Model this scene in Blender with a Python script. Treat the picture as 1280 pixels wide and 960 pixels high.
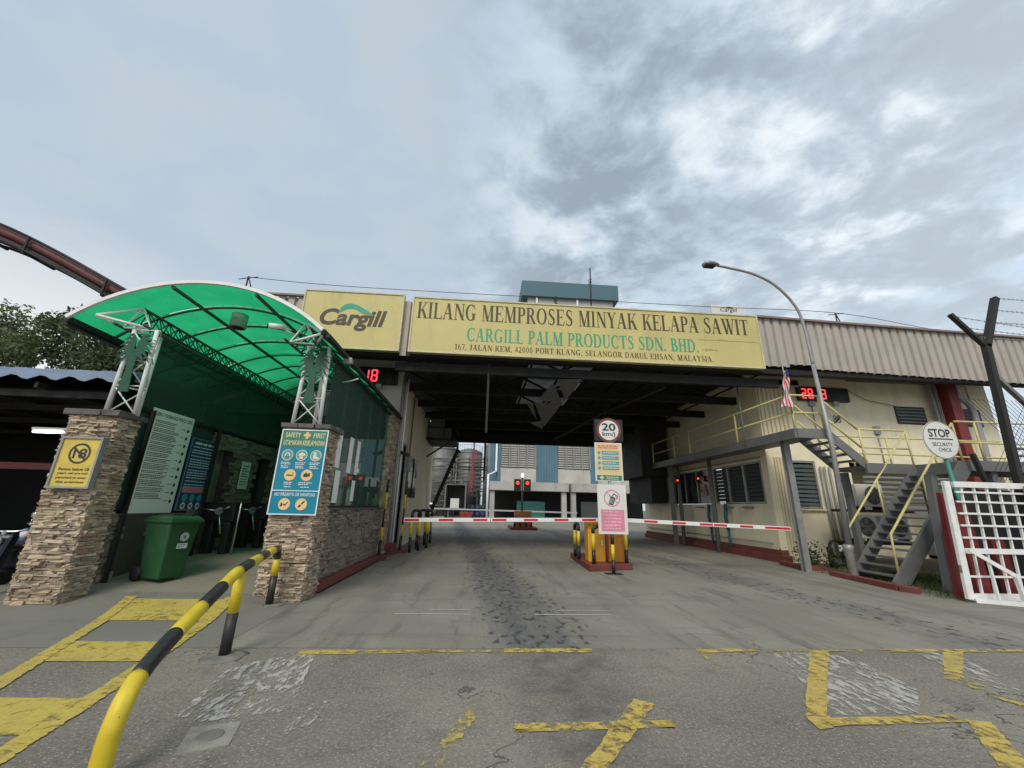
import bpy, math, random
from mathutils import Vector, Matrix
random.seed(7)
R = math.radians
sc = bpy.context.scene
col = sc.collection
for o in list(bpy.data.objects): bpy.data.objects.remove(o)
EYE = 1.6
# ------------------------------------------------------------------ camera
cam_d = bpy.data.cameras.new('camera')
cam = bpy.data.objects.new('camera', cam_d); col.objects.link(cam)
Mw = ((0.9970913762877006, 0.043791175309932796, 0.0623788449530258),
      (-0.07248678992970882, 0.2920102861305432, 0.9536643319741199),
      (0.023546817585082782, -0.9554121235147339, 0.2943352198135348))
mm = Matrix([[Mw[i][0], -Mw[i][1], -Mw[i][2], 0] for i in range(3)] + [[0, 0, 0, 1]])
q = mm.to_quaternion(); q.normalize()
cam.matrix_world = Matrix.Translation((0, 0, EYE)) @ q.to_matrix().to_4x4()
cam_d.sensor_width = 36; cam_d.lens = 500 / 1280 * 36
cam_d.clip_start = 0.05; cam_d.clip_end = 5000
sc.camera = cam
sc.render.resolution_x = 1024; sc.render.resolution_y = 768
sc.view_settings.view_transform = 'Standard'; sc.view_settings.look = 'None'
sc.view_settings.exposure = 0.45; sc.view_settings.gamma = 1.0
sc.cycles.max_bounces = 8; sc.cycles.transparent_max_bounces = 16
# ------------------------------------------------------------------ world
SUN_EL, SUN_AZ = 44, 197      # degrees; azimuth clockwise from +Y
W = bpy.data.worlds.new('World'); sc.world = W; W.use_nodes = True
nt = W.node_tree; N = nt.nodes; L = nt.links; N.clear()
def nd(t, **k):
    n = N.new(t)
    for a, b in k.items(): setattr(n, a, b)
    return n
def wmath(op, a, b=None, clamp=False):
    n = nd('ShaderNodeMath', operation=op, use_clamp=clamp)
    for i, v in enumerate((a, b)):
        if v is None: continue
        if isinstance(v, (int, float)): n.inputs[i].default_value = v
        else: L.new(v, n.inputs[i])
    return n.outputs[0]
def wmix(fac, a, b):
    n = nd('ShaderNodeMix', data_type='RGBA')
    for s, v in ((0, fac), (6, a), (7, b)):
        if isinstance(v, (int, float)): n.inputs[s].default_value = v
        elif isinstance(v, tuple): n.inputs[s].default_value = (*v, 1)
        else: L.new(v, n.inputs[s])
    return n.outputs[2]
def wramp(v, lo, hi):
    n = nd('ShaderNodeMapRange', interpolation_type='SMOOTHSTEP')
    L.new(v, n.inputs[0]); n.inputs[1].default_value = lo; n.inputs[2].default_value = hi
    return n.outputs[0]
sky = nd('ShaderNodeTexSky', sky_type='NISHITA', sun_disc=False)
sky.sun_elevation = R(SUN_EL); sky.sun_rotation = R(SUN_AZ); sky.air_density = 1.0; sky.dust_density = 1.5
tc = nd('ShaderNodeTexCoord'); sep = nd('ShaderNodeSeparateXYZ'); L.new(tc.outputs['Generated'], sep.inputs[0])
dx, dy, dz = sep.outputs
zc = wmath('ADD', wmath('MAXIMUM', dz, 0.0), 0.12)
px = wmath('DIVIDE', dx, zc); py = wmath('DIVIDE', dy, zc)
cmb = nd('ShaderNodeCombineXYZ'); L.new(px, cmb.inputs[0]); L.new(py, cmb.inputs[1])
def wnoise(scale, detail, rough, dist=0.0, off=(0, 0, 0), stretch=(1, 1, 1), rot=0):
    m = nd('ShaderNodeMapping'); L.new(cmb.outputs[0], m.inputs[0])
    m.inputs['Location'].default_value = off; m.inputs['Scale'].default_value = stretch; m.inputs['Rotation'].default_value = (0, 0, R(rot))
    n = nd('ShaderNodeTexNoise'); L.new(m.outputs[0], n.inputs[0])
    n.inputs['Scale'].default_value = scale; n.inputs['Detail'].default_value = detail
    n.inputs['Roughness'].default_value = rough; n.inputs['Distortion'].default_value = dist
    return n.outputs[0]
big = wnoise(1.1, 3, 0.5, 0.3, (3.1, 1.7, 0), (1, 1, 1), 20)
mid = wnoise(2.8, 8, 0.58, 0.3, (0.4, 5.2, 0), (1, 1.2, 1), 35)
fine = wnoise(8.5, 6, 0.58, 0.35, (7.7, 2.2, 0), (1, 1, 1), 0)
# clouds are broken and contrasty to the right, a smooth veil to the left
side = wramp(dx, -0.22, 0.22)
struct = wmath('ADD', wmath('MULTIPLY', mid, 0.68), wmath('MULTIPLY', fine, 0.32))
dark = wramp(struct, 0.45, 0.59)
bright = wramp(struct, 0.51, 0.36)
veil = (0.47, 0.57, 0.655); grey = (0.315, 0.375, 0.44); white = (0.92, 0.97, 1.0); blue = (0.40, 0.57, 0.76)
left = wmix(wramp(mid, 0.38, 0.62), (0.455, 0.545, 0.645), (0.50, 0.575, 0.645))
edge = wramp(dx, 0.25, 0.75)
base_r = wmix(wmath('MULTIPLY', edge, 0.55), wmix(dark, veil, grey), (0.60, 0.68, 0.745))
right = wmix(wmath('MULTIPLY', bright, wmath('ADD', wmath('MULTIPLY', edge, 0.35), 0.6)), base_r, wmix(wmath('MULTIPLY', wramp(big, 0.46, 0.60), 0.6), white, blue))
cl = wmix(side, left, right)
# brighter, warmer air low over the horizon
hz = wramp(dz, 0.42, 0.05)
cl = wmix(wmath('MULTIPLY', hz, 0.5), cl, (0.72, 0.80, 0.87))
lowl = wmath('MULTIPLY', wramp(dz, 0.46, 0.20), wramp(dx, -0.25, -0.7))
cl = wmix(wmath('MULTIPLY', lowl, 0.75), cl, (0.92, 0.92, 0.86))
sc10 = nd('ShaderNodeMix', data_type='RGBA', blend_type='MULTIPLY'); sc10.inputs[0].default_value = 1
L.new(cl, sc10.inputs[6]); sc10.inputs[7].default_value = (8.3, 8.3, 8.3, 1)
allc = wmix(0.92, sky.outputs[0], sc10.outputs[2])
bg = nd('ShaderNodeBackground'); bg.inputs[1].default_value = 0.1; L.new(allc, bg.inputs[0])
wo = nd('ShaderNodeOutputWorld'); L.new(bg.outputs[0], wo.inputs[0])
# ------------------------------------------------------------------ sun (overcast: broad)
sl = bpy.data.lights.new('sun', 'SUN'); sl.energy = 1.5; sl.angle = R(24); sl.color = (1.0, 0.93, 0.82)
so = bpy.data.objects.new('sun', sl); col.objects.link(so)
az, el = R(SUN_AZ), R(SUN_EL)
sd = Vector((math.sin(az) * math.cos(el), math.cos(az) * math.cos(el), math.sin(el)))
so.rotation_euler = sd.to_track_quat('Z', 'Y').to_euler()

# ================================================================== materials
def newmat(name):
    m = bpy.data.materials.new(name); m.use_nodes = True
    return m, m.node_tree.nodes, m.node_tree.links, m.node_tree.nodes['Principled BSDF']
def add_noise(n, l, scale, detail=4, rough=0.6, stretch=(1, 1, 1), coord='Object', rot=(0, 0, 0)):
    t = n.new('ShaderNodeTexCoord') if coord == 'Object' else n.new('ShaderNodeNewGeometry')
    mp = n.new('ShaderNodeMapping'); mp.inputs['Scale'].default_value = stretch; mp.inputs['Rotation'].default_value = rot
    l.new(t.outputs['Object' if coord == 'Object' else 'Position'], mp.inputs[0])
    x = n.new('ShaderNodeTexNoise'); l.new(mp.outputs[0], x.inputs[0])
    x.inputs['Scale'].default_value = scale; x.inputs['Detail'].default_value = detail; x.inputs['Roughness'].default_value = rough
    return x.outputs[0]
def rng(n, l, v, a, b, c=0., d=1., smooth=True):
    m = n.new('ShaderNodeMapRange')
    if smooth: m.interpolation_type = 'SMOOTHSTEP'
    l.new(v, m.inputs[0])
    for i, k in enumerate((a, b, c, d)): m.inputs[i + 1].default_value = k
    return m.outputs[0]
def mixc(n, l, fac, a, b, mode='MIX'):
    m = n.new('ShaderNodeMix'); m.data_type = 'RGBA'; m.blend_type = mode
    for s, v in ((0, fac), (6, a), (7, b)):
        if isinstance(v, (int, float)): m.inputs[s].default_value = v
        elif isinstance(v, tuple): m.inputs[s].default_value = (*v[:3], 1)
        else: l.new(v, m.inputs[s])
    return m.outputs[2]
def mth(n, l, op, a, b=None, clamp=False):
    m = n.new('ShaderNodeMath'); m.operation = op; m.use_clamp = clamp
    for i, v in enumerate((a, b)):
        if v is None: continue
        if isinstance(v, (int, float)): m.inputs[i].default_value = v
        else: l.new(v, m.inputs[i])
    return m.outputs[0]
def bump(n, l, p, h, strength=0.3, dist=0.01):
    b = n.new('ShaderNodeBump'); b.inputs['Strength'].default_value = strength; b.inputs['Distance'].default_value = dist
    l.new(h, b.inputs['Height']); l.new(b.outputs[0], p.inputs['Normal'])
MAT = {}
def paint(name, c, rough=0.5, var=0.18, dirt=0.35, dirtc=(0.12, 0.10, 0.08), metal=0.0, streak=True, scale=3.0, bmp=0.0):
    """painted or plain surface: colour drift, grime that collects in streaks, fine relief"""
    if name in MAT: return MAT[name]
    m, n, l, p = newmat(name)
    a = add_noise(n, l, scale, 5, 0.6, coord='P')
    base = mixc(n, l, rng(n, l, a, 0.3, 0.7), tuple(x * (1 - var) for x in c), tuple(min(1, x * (1 + var * 0.6)) for x in c))
    s = add_noise(n, l, scale * 1.7, 6, 0.68, (1, 1, 0.18) if streak else (1, 1, 1), coord='P')
    base = mixc(n, l, rng(n, l, s, 0.52, 0.78, 0, dirt), base, dirtc)
    l.new(base, p.inputs['Base Color'])
    l.new(rng(n, l, a, 0.3, 0.7, max(0.05, rough - 0.08), min(1, rough + 0.12)), p.inputs['Roughness'])
    p.inputs['Metallic'].default_value = metal
    if bmp: bump(n, l, p, add_noise(n, l, 60, 3, 0.6, coord='P'), bmp, 0.004)
    MAT[name] = m; return m
def glow(name, c, s):
    if name in MAT: return MAT[name]
    m, n, l, p = newmat(name)
    p.inputs['Base Color'].default_value = (*[x * 0.3 for x in c], 1)
    p.inputs['Emission Color'].default_value = (*c, 1); p.inputs['Emission Strength'].default_value = s
    MAT[name] = m; return m
def glass(name, tint, rough=0.03, opac=0.35):
    if name in MAT: return MAT[name]
    m, n, l, p = newmat(name)
    tr = n.new('ShaderNodeBsdfTransparent'); tr.inputs[0].default_value = (*tint, 1)
    gl = n.new('ShaderNodeBsdfGlossy'); gl.inputs['Roughness'].default_value = rough; gl.inputs[0].default_value = (0.85, 0.95, 0.9, 1)
    fr = n.new('ShaderNodeFresnel'); fr.inputs[0].default_value = 1.38
    df = n.new('ShaderNodeBsdfDiffuse'); df.inputs[0].default_value = (tint[0] * 0.45, tint[1] * 0.45, tint[2] * 0.45, 1)
    m1 = n.new('ShaderNodeMixShader'); m1.inputs[0].default_value = opac; l.new(tr.outputs[0], m1.inputs[1]); l.new(df.outputs[0], m1.inputs[2])
    m2 = n.new('ShaderNodeMixShader'); l.new(fr.outputs[0], m2.inputs[0]); l.new(m1.outputs[0], m2.inputs[1]); l.new(gl.outputs[0], m2.inputs[2])
    l.new(m2.outputs[0], n['Material Output'].inputs[0]); MAT[name] = m; return m
def asphalt_mat():
    m, n, l, p = newmat('asphalt')
    big_ = add_noise(n, l, 0.45, 5, 0.6, coord='P'); med = add_noise(n, l, 2.6, 6, 0.7, coord='P')
    fin = add_noise(n, l, 28, 6, 0.85, coord='P'); grit = add_noise(n, l, 48, 3, 0.75, coord='P')
    c = mixc(n, l, rng(n, l, big_, 0.35, 0.65), (0.180, 0.164, 0.136), (0.262, 0.238, 0.194))
    c = mixc(n, l, rng(n, l, med, 0.5, 0.75, 0, 0.6), c, (0.085, 0.082, 0.080))
    c = mixc(n, l, rng(n, l, fin, 0.52, 0.66, 0, 0.75), c, (0.36, 0.33, 0.27))
    c = mixc(n, l, rng(n, l, fin, 0.47, 0.34, 0, 0.9), c, (0.055, 0.052, 0.048))
    c = mixc(n, l, rng(n, l, grit, 0.57, 0.66, 0, 0.85), c, (0.56, 0.51, 0.40))
    # tyre tracks and a darker oily lane running towards the gate
    g = n.new('ShaderNodeNewGeometry'); sp = n.new('ShaderNodeSeparateXYZ'); l.new(g.outputs['Position'], sp.inputs[0])
    wob = add_noise(n, l, 0.7, 4, 0.6, (1, 0.3, 1), coord='P')
    xx = mth(n, l, 'ADD', sp.outputs[0], mth(n, l, 'MULTIPLY', mth(n, l, 'SUBTRACT', wob, 0.5), 1.2))
    d = mth(n, l, 'ABSOLUTE', mth(n, l, 'SUBTRACT', xx, 0.95))
    c = mixc(n, l, mth(n, l, 'MULTIPLY', rng(n, l, d, 0.8, 0.1), rng(n, l, med, 0.35, 0.65, 0.1, 0.7)), c, (0.085, 0.083, 0.084))
    # cracks
    v = n.new('ShaderNodeTexVoronoi'); v.feature = 'DISTANCE_TO_EDGE'; v.inputs['Scale'].default_value = 0.9
    vv = n.new('ShaderNodeVectorMath'); vv.operation = 'ADD'; nv = n.new('ShaderNodeTexNoise'); nv.inputs['Scale'].default_value = 2.5; nv.inputs['Detail'].default_value = 5
    l.new(g.outputs['Position'], nv.inputs[0]); l.new(g.outputs['Position'], vv.inputs[0]); l.new(nv.outputs['Color'], vv.inputs[1]); l.new(vv.outputs[0], v.inputs['Vector'])
    crack = mth(n, l, 'MULTIPLY', rng(n, l, v.outputs['Distance'], 0.012, 0.002), rng(n, l, big_, 0.50, 0.56))
    c = mixc(n, l, mth(n, l, 'MULTIPLY', crack, 0.7), c, (0.03, 0.03, 0.03))
    l.new(c, p.inputs['Base Color']); p.inputs['Roughness'].default_value = 0.9
    h = mth(n, l, 'SUBTRACT', mth(n, l, 'ADD', fin, mth(n, l, 'MULTIPLY', grit, 0.6)), crack)
    bump(n, l, p, h, 0.75, 0.012); MAT['asphalt'] = m; return m
def concrete_mat():
    m, n, l, p = newmat('concrete')
    big_ = add_noise(n, l, 0.5, 5, 0.6, coord='P'); st = add_noise(n, l, 1.6, 6, 0.65, (2.2, 0.28, 1), coord='P', rot=(0, 0, R(8)))
    sx = add_noise(n, l, 1.1, 6, 0.65, (0.25, 2.4, 1), coord='P')
    fin = add_noise(n, l, 30, 5, 0.75, coord='P'); sp_ = add_noise(n, l, 8.5, 3, 0.5, (1, 0.55, 1), coord='P')
    oi = n.new('ShaderNodeObjectInfo')
    c = mixc(n, l, rng(n, l, big_, 0.35, 0.65), (0.228, 0.211, 0.168), (0.305, 0.283, 0.228))
    c = mixc(n, l, mth(n, l, 'MULTIPLY', oi.outputs['Random'], 0.30), c, (0.17, 0.17, 0.16))
    c = mixc(n, l, rng(n, l, st, 0.50, 0.70, 0, 0.75), c, (0.12, 0.115, 0.10))
    c = mixc(n, l, rng(n, l, sx, 0.52, 0.70, 0, 0.5), c, (0.15, 0.14, 0.12))
    c = mixc(n, l, rng(n, l, fin, 0.55, 0.75, 0, 0.35), c, (0.36, 0.35, 0.32))
    g = n.new('ShaderNodeNewGeometry'); sp = n.new('ShaderNodeSeparateXYZ'); l.new(g.outputs['Position'], sp.inputs[0])
    wob = add_noise(n, l, 0.6, 4, 0.6, (1, 0.3, 1), coord='P')
    xx = mth(n, l, 'ADD', sp.outputs[0], mth(n, l, 'MULTIPLY', mth(n, l, 'SUBTRACT', wob, 0.5), 0.9))
    xx = mth(n, l, 'ADD', xx, mth(n, l, 'MULTIPLY', mth(n, l, 'SUBTRACT', sp.outputs[1], 5.4), 0.085))
    for cx, w, k in ((0.85, 0.95, 0.45), (0.80, 0.60, 0.85), (-1.6, 0.35, 0.2), (2.6, 0.4, 0.22), (6.9, 0.7, 0.45), (8.6, 0.4, 0.3)):
        d = mth(n, l, 'ABSOLUTE', mth(n, l, 'SUBTRACT', xx, cx))
        c = mixc(n, l, mth(n, l, 'MULTIPLY', rng(n, l, d, w, w * 0.3), rng(n, l, st, 0.2, 0.6, k * 0.4, k)), c, (0.10, 0.10, 0.102))
        if k > 0.4:
            dots = mth(n, l, 'MULTIPLY', rng(n, l, d, w * 0.95, w * 0.6), rng(n, l, sp_, 0.565, 0.64, 0, 0.85))
            c = mixc(n, l, dots, c, (0.03, 0.03, 0.032))
            lt = mth(n, l, 'MULTIPLY', rng(n, l, d, w * 0.9, w * 0.5), rng(n, l, sp_, 0.42, 0.34, 0, 0.35))
            c = mixc(n, l, lt, c, (0.24, 0.245, 0.26))
    gr = add_noise(n, l, 90, 3, 0.8, coord='P')
    c = mixc(n, l, rng(n, l, gr, 0.55, 0.68, 0, 0.45), c, (0.42, 0.40, 0.34))
    c = mixc(n, l, rng(n, l, gr, 0.44, 0.34, 0, 0.5), c, (0.09, 0.088, 0.08))
    # ribbed tyre prints, fine hairline cracks
    wv = n.new('ShaderNodeTexWave'); wv.wave_type = 'BANDS'; wv.bands_direction = 'Y'; wv.inputs['Scale'].default_value = 5.5; wv.inputs['Distortion'].default_value = 2.0; l.new(g.outputs['Position'], wv.inputs[0])
    for cx in (-1.75, -0.95, 2.2):
        d = mth(n, l, 'ABSOLUTE', mth(n, l, 'SUBTRACT', sp.outputs[0], cx))
        c = mixc(n, l, mth(n, l, 'MULTIPLY', mth(n, l, 'MULTIPLY', rng(n, l, d, 0.20, 0.10), rng(n, l, wv.outputs[0], 0.4, 0.8)), rng(n, l, big_, 0.42, 0.58, 0, 0.28)), c, (0.11, 0.105, 0.10))
    v = n.new('ShaderNodeTexVoronoi'); v.feature = 'DISTANCE_TO_EDGE'; v.inputs['Scale'].default_value = 0.42
    vv = n.new('ShaderNodeVectorMath'); vv.operation = 'ADD'; nv = n.new('ShaderNodeTexNoise'); nv.inputs['Scale'].default_value = 1.8; nv.inputs['Detail'].default_value = 6
    l.new(g.outputs['Position'], nv.inputs[0]); l.new(g.outputs['Position'], vv.inputs[0]); l.new(nv.outputs['Color'], vv.inputs[1]); l.new(vv.outputs[0], v.inputs['Vector'])
    c = mixc(n, l, mth(n, l, 'MULTIPLY', rng(n, l, v.outputs['Distance'], 0.007, 0.001), rng(n, l, big_, 0.48, 0.56, 0, 0.6)), c, (0.05, 0.048, 0.045))
    l.new(c, p.inputs['Base Color']); p.inputs['Roughness'].default_value = 0.8
    bump(n, l, p, mth(n, l, 'ADD', mth(n, l, 'ADD', fin, st), gr), 0.45, 0.008); MAT['concrete'] = m; return m
def path_mat():
    m, n, l, p = newmat('path_concrete')
    big_ = add_noise(n, l, 0.9, 5, 0.6, coord='P'); fin = add_noise(n, l, 34, 5, 0.75, coord='P'); med = add_noise(n, l, 3, 6, 0.7, coord='P')
    g = n.new('ShaderNodeNewGeometry'); sp = n.new('ShaderNodeSeparateXYZ'); l.new(g.outputs['Position'], sp.inputs[0])
    c = mixc(n, l, rng(n, l, sp.outputs[1], 7.72, 7.76), (0.185, 0.175, 0.150), (0.25, 0.228, 0.175))
    c = mixc(n, l, rng(n, l, big_, 0.35, 0.7, 0, 0.4), c, (0.24, 0.23, 0.20))
    c = mixc(n, l, rng(n, l, med, 0.52, 0.75, 0, 0.5), c, (0.09, 0.085, 0.08))
    c = mixc(n, l, rng(n, l, fin, 0.55, 0.75, 0, 0.35), c, (0.32, 0.30, 0.27))
    l.new(c, p.inputs['Base Color']); p.inputs['Roughness'].default_value = 0.85
    bump(n, l, p, fin, 0.4, 0.008); return m
def worn(name, c, lo, hi, stretch=(1, 1, 1), scale=5, dark=0.5, rot=(0, 0, 0)):
    """road paint that has flaked through to the surface beneath"""
    m, n, l, p = newmat(name)
    a = add_noise(n, l, scale, 8, 0.72, stretch, coord='P', rot=rot); b = add_noise(n, l, 1.3, 4, 0.6, coord='P'); f = add_noise(n, l, 40, 4, 0.7, coord='P')
    s = mth(n, l, 'ADD', mth(n, l, 'MULTIPLY', a, 0.7), mth(n, l, 'MULTIPLY', b, 0.3))
    al = rng(n, l, s, lo, hi)
    cc = mixc(n, l, rng(n, l, f, 0.4, 0.7, 0, 0.5), c, tuple(x * 0.55 for x in c))
    cc = mixc(n, l, rng(n, l, b, 0.5, 0.8, 0, dark), cc, (0.15, 0.14, 0.12))
    l.new(cc, p.inputs['Base Color']); l.new(al, p.inputs['Alpha']); p.inputs['Roughness'].default_value = 0.75
    bump(n, l, p, f, 0.4, 0.005)
    MAT[name] = m; return m
def stone_mat(name, tones, dirt=0.0):
    m, n, l, p = newmat(name)
    oi = n.new('ShaderNodeObjectInfo'); g = n.new('ShaderNodeNewGeometry')
    r = mth(n, l, 'FRACT', mth(n, l, 'ADD', oi.outputs['Random'], g.outputs['Random Per Island']))
    cr = n.new('ShaderNodeValToRGB'); e = cr.color_ramp.elements
    e[0].position = 0; e[0].color = (*tones[0], 1); e[1].position = 1; e[1].color = (*tones[-1], 1)
    for i, t in enumerate(tones[1:-1]):
        x = e.new((i + 1) / (len(tones) - 1)); x.color = (*t, 1)
    l.new(r, cr.inputs[0])
    a = add_noise(n, l, 9, 6, 0.7, coord='P'); f = add_noise(n, l, 45, 4, 0.7, coord='P')
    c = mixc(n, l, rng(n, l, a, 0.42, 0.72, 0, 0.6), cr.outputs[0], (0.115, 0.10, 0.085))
    c = mixc(n, l, rng(n, l, f, 0.5, 0.75, 0, 0.3), c, (0.55, 0.47, 0.38))
    l.new(c, p.inputs['Base Color']); p.inputs['Roughness'].default_value = 0.9
    bump(n, l, p, mth(n, l, 'ADD', f, a), 0.7, 0.012); return m
asphalt_mat(); concrete_mat(); M_path = path_mat()
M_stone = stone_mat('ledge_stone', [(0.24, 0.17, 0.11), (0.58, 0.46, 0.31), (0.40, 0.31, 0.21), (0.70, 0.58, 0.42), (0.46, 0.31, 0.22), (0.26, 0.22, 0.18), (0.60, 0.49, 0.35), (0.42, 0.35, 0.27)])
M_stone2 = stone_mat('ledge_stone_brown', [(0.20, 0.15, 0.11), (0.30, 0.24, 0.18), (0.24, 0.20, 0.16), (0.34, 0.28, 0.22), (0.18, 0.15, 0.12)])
M_cap = paint('cap_stone', (0.12, 0.11, 0.11), 0.8, 0.3, 0.4, bmp=0.4, streak=False)
M_core = paint('mortar', (0.10, 0.085, 0.07), 0.95)
M_yel = paint('yellow_paint', (0.70, 0.53, 0.03), 0.45, 0.14, 0.42, (0.26, 0.16, 0.05), bmp=0.25, streak=False)
def chipped(name, c):
    m = paint(name, c, 0.42, 0.12, 0.35, (0.24, 0.16, 0.07), bmp=0.3, streak=False, scale=4); n = m.node_tree.nodes; l = m.node_tree.links; p = n['Principled BSDF']
    src = p.inputs['Base Color'].links[0].from_socket; k = add_noise(n, l, 14, 7, 0.75, coord='P'); k2 = add_noise(n, l, 1.5, 3, 0.5, coord='P')
    c1 = mixc(n, l, mth(n, l, 'MULTIPLY', rng(n, l, k, 0.64, 0.67), rng(n, l, k2, 0.42, 0.55)), src, (0.13, 0.055, 0.025)); l.new(c1, p.inputs['Base Color']); return m
M_ychip = chipped('yellow_chipped', (0.70, 0.53, 0.03)); M_bchip = chipped('black_chipped', (0.02, 0.02, 0.02))
M_blk = paint('black_paint', (0.018, 0.018, 0.018), 0.45, 0.2, 0.40, (0.12, 0.11, 0.09), bmp=0.25)
M_wht = paint('white_paint', (0.82, 0.82, 0.80), 0.4, 0.06, 0.25, (0.35, 0.31, 0.25))
M_red = paint('red_paint', (0.62, 0.03, 0.03), 0.4, 0.1, 0.15)
M_kerb = paint('red_kerb', (0.20, 0.05, 0.04), 0.75, 0.25, 0.5, (0.10, 0.07, 0.06), bmp=0.4)
M_cream = paint('cream_wall', (0.88, 0.79, 0.57), 0.7, 0.08, 0.34, (0.33, 0.28, 0.20), bmp=0.2, scale=1.3)
M_creamg = paint('cream_grooved', (0.72, 0.64, 0.45), 0.7, 0.08, 0.3, (0.28, 0.23, 0.17))
M_clad = paint('cladding', (0.44, 0.39, 0.34), 0.55, 0.08, 0.35, (0.20, 0.165, 0.15), scale=1.2)
M_board = paint('board_ochre', (0.60, 0.515, 0.205), 0.55, 0.08, 0.42, (0.36, 0.29, 0.12), scale=1.1)
M_letter = paint('letter_brown', (0.085, 0.062, 0.035), 0.6, 0.2, 0.2)
M_lgreen = paint('letter_green', (0.03, 0.36, 0.20), 0.5, 0.1, 0.2)
M_swoosh = paint('leaf_green', (0.02, 0.34, 0.22), 0.5, 0.05, 0.1)
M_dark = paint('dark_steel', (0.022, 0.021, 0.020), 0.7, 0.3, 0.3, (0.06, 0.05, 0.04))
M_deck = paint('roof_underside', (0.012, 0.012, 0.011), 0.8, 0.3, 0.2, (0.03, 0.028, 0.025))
M_gsteel = paint('grey_steel', (0.17, 0.172, 0.17), 0.55, 0.12, 0.4, (0.11, 0.09, 0.07), bmp=0.15)
M_galv = paint('galvanised', (0.33, 0.335, 0.33), 0.45, 0.12, 0.25, (0.20, 0.18, 0.15), metal=0.3)
M_ysteel = paint('cream_rail', (0.66, 0.58, 0.24), 0.5, 0.08, 0.3, (0.25, 0.18, 0.08))
M_maroon = paint('maroon_paint', (0.20, 0.02, 0.022), 0.5, 0.15, 0.3)
M_bin = paint('bin_green', (0.016, 0.085, 0.026), 0.5, 0.15, 0.35, streak=False)
M_rub = paint('rubber', (0.015, 0.015, 0.015), 0.75)
M_chrome = paint('chrome', (0.7, 0.7, 0.7), 0.2, 0.05, 0.1, metal=0.9)
M_orange = paint('barrier_orange', (0.78, 0.30, 0.03), 0.4, 0.1, 0.2)
M_teal = paint('poster_teal', (0.0, 0.22, 0.33), 0.35, 0.04, 0.1)
M_pgreen = paint('poster_green', (0.05, 0.22, 0.14), 0.35, 0.04, 0.1)
M_navy = paint('poster_navy', (0.012, 0.075, 0.19), 0.35, 0.05, 0.1)
M_pale = paint('poster_pale', (0.90, 0.92, 0.88), 0.4, 0.02, 0.08, (0.5, 0.55, 0.48))
M_ink = paint('ink', (0.04, 0.04, 0.045), 0.6)
M_inkw = paint('white_print', (0.75, 0.78, 0.78), 0.5, 0.03, 0.05)
M_inkc = paint('cream_print', (0.78, 0.68, 0.42), 0.5, 0.03, 0.05)
M_inkr = paint('red_print', (0.62, 0.10, 0.15), 0.5, 0.05, 0.1)
M_pink = paint('pink_print', (0.72, 0.24, 0.34), 0.5, 0.05, 0.15)
M_cyan = paint('cyan_print', (0.08, 0.36, 0.44), 0.5, 0.05, 0.1)
M_peach = paint('peach_print', (0.80, 0.55, 0.24), 0.5, 0.05, 0.1)
M_ysign = paint('yellow_sign', (0.66, 0.50, 0.09), 0.45, 0.12, 0.35, (0.75, 0.66, 0.35), streak=False, scale=7)
M_signw = paint('sign_white', (0.72, 0.71, 0.68), 0.4, 0.04, 0.2, (0.4, 0.36, 0.3))
M_palm = paint('palm_green', (0.008, 0.085, 0.045), 0.5)
M_bluetile = paint('blue_roof_tile', (0.17, 0.22, 0.32), 0.6, 0.15, 0.4, (0.25, 0.25, 0.25))
M_blueclad = paint('far_blue_cladding', (0.095, 0.195, 0.255), 0.55, 0.1, 0.25, (0.2, 0.2, 0.2), scale=0.4)
M_roofblue = paint('far_roof_blue', (0.07, 0.15, 0.18), 0.6, 0.1, 0.2, scale=0.4)
M_conc2 = paint('far_concrete', (0.42, 0.41, 0.39), 0.8, 0.15, 0.7, (0.16, 0.15, 0.14), scale=0.5)
M_louv = paint('far_louvre', (0.36, 0.35, 0.32), 0.6, 0.1, 0.3, scale=0.5)
M_silo = paint('silo_steel', (0.175, 0.175, 0.17), 0.5, 0.25, 0.5, (0.10, 0.09, 0.085), metal=0.3, scale=0.4)
M_tealb = paint('teal_board', (0.10, 0.38, 0.33), 0.5)
M_glassd = paint('dark_glass', (0.02, 0.024, 0.024), 0.12, 0.2, 0.1)
M_rust = paint('rusty_gallery', (0.14, 0.095, 0.08), 0.7, 0.25, 0.5, (0.10, 0.06, 0.05), streak=False)
M_bark = paint('bark', (0.12, 0.09, 0.06), 0.9, 0.3, 0.3)
M_grass = paint('grass_blade', (0.09, 0.12, 0.035), 0.8, 0.4, 0.4, (0.16, 0.13, 0.06), streak=False)
M_soil = paint('soil', (0.11, 0.09, 0.065), 0.95, 0.3, 0.4, streak=False, bmp=0.6)
M_ac = paint('ac_casing', (0.78, 0.76, 0.70), 0.5, 0.05, 0.3, (0.3, 0.27, 0.22))
M_scoot = paint('scooter_black', (0.01, 0.012, 0.02), 0.2)
M_blueb = paint('scooter_blue', (0.02, 0.05, 0.25), 0.3)
M_flagr = paint('flag_red', (0.6, 0.03, 0.05), 0.8); M_flagw = paint('flag_white', (0.75, 0.72, 0.72), 0.8); M_flagb = paint('flag_blue', (0.02, 0.03, 0.2), 0.8)
M_grn_glass = glass('green_glass', (0.42, 0.70, 0.58), 0.02, 0.30)
M_dkglass = glass('dark_green_glass', (0.20, 0.36, 0.31), 0.02, 0.5)
M_clear = glass('window_glass', (0.35, 0.40, 0.40), 0.05, 0.45)
M_led = glow('led_red', (1.0, 0.03, 0.04), 3.0)
M_tube = glow('tube_white', (0.9, 1.0, 0.97), 6.0)
M_sig = glow('signal_red', (1.0, 0.06, 0.03), 1.1)
M_ywear = worn('road_yellow', (0.58, 0.43, 0.10), 0.40, 0.54, scale=9)
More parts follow.
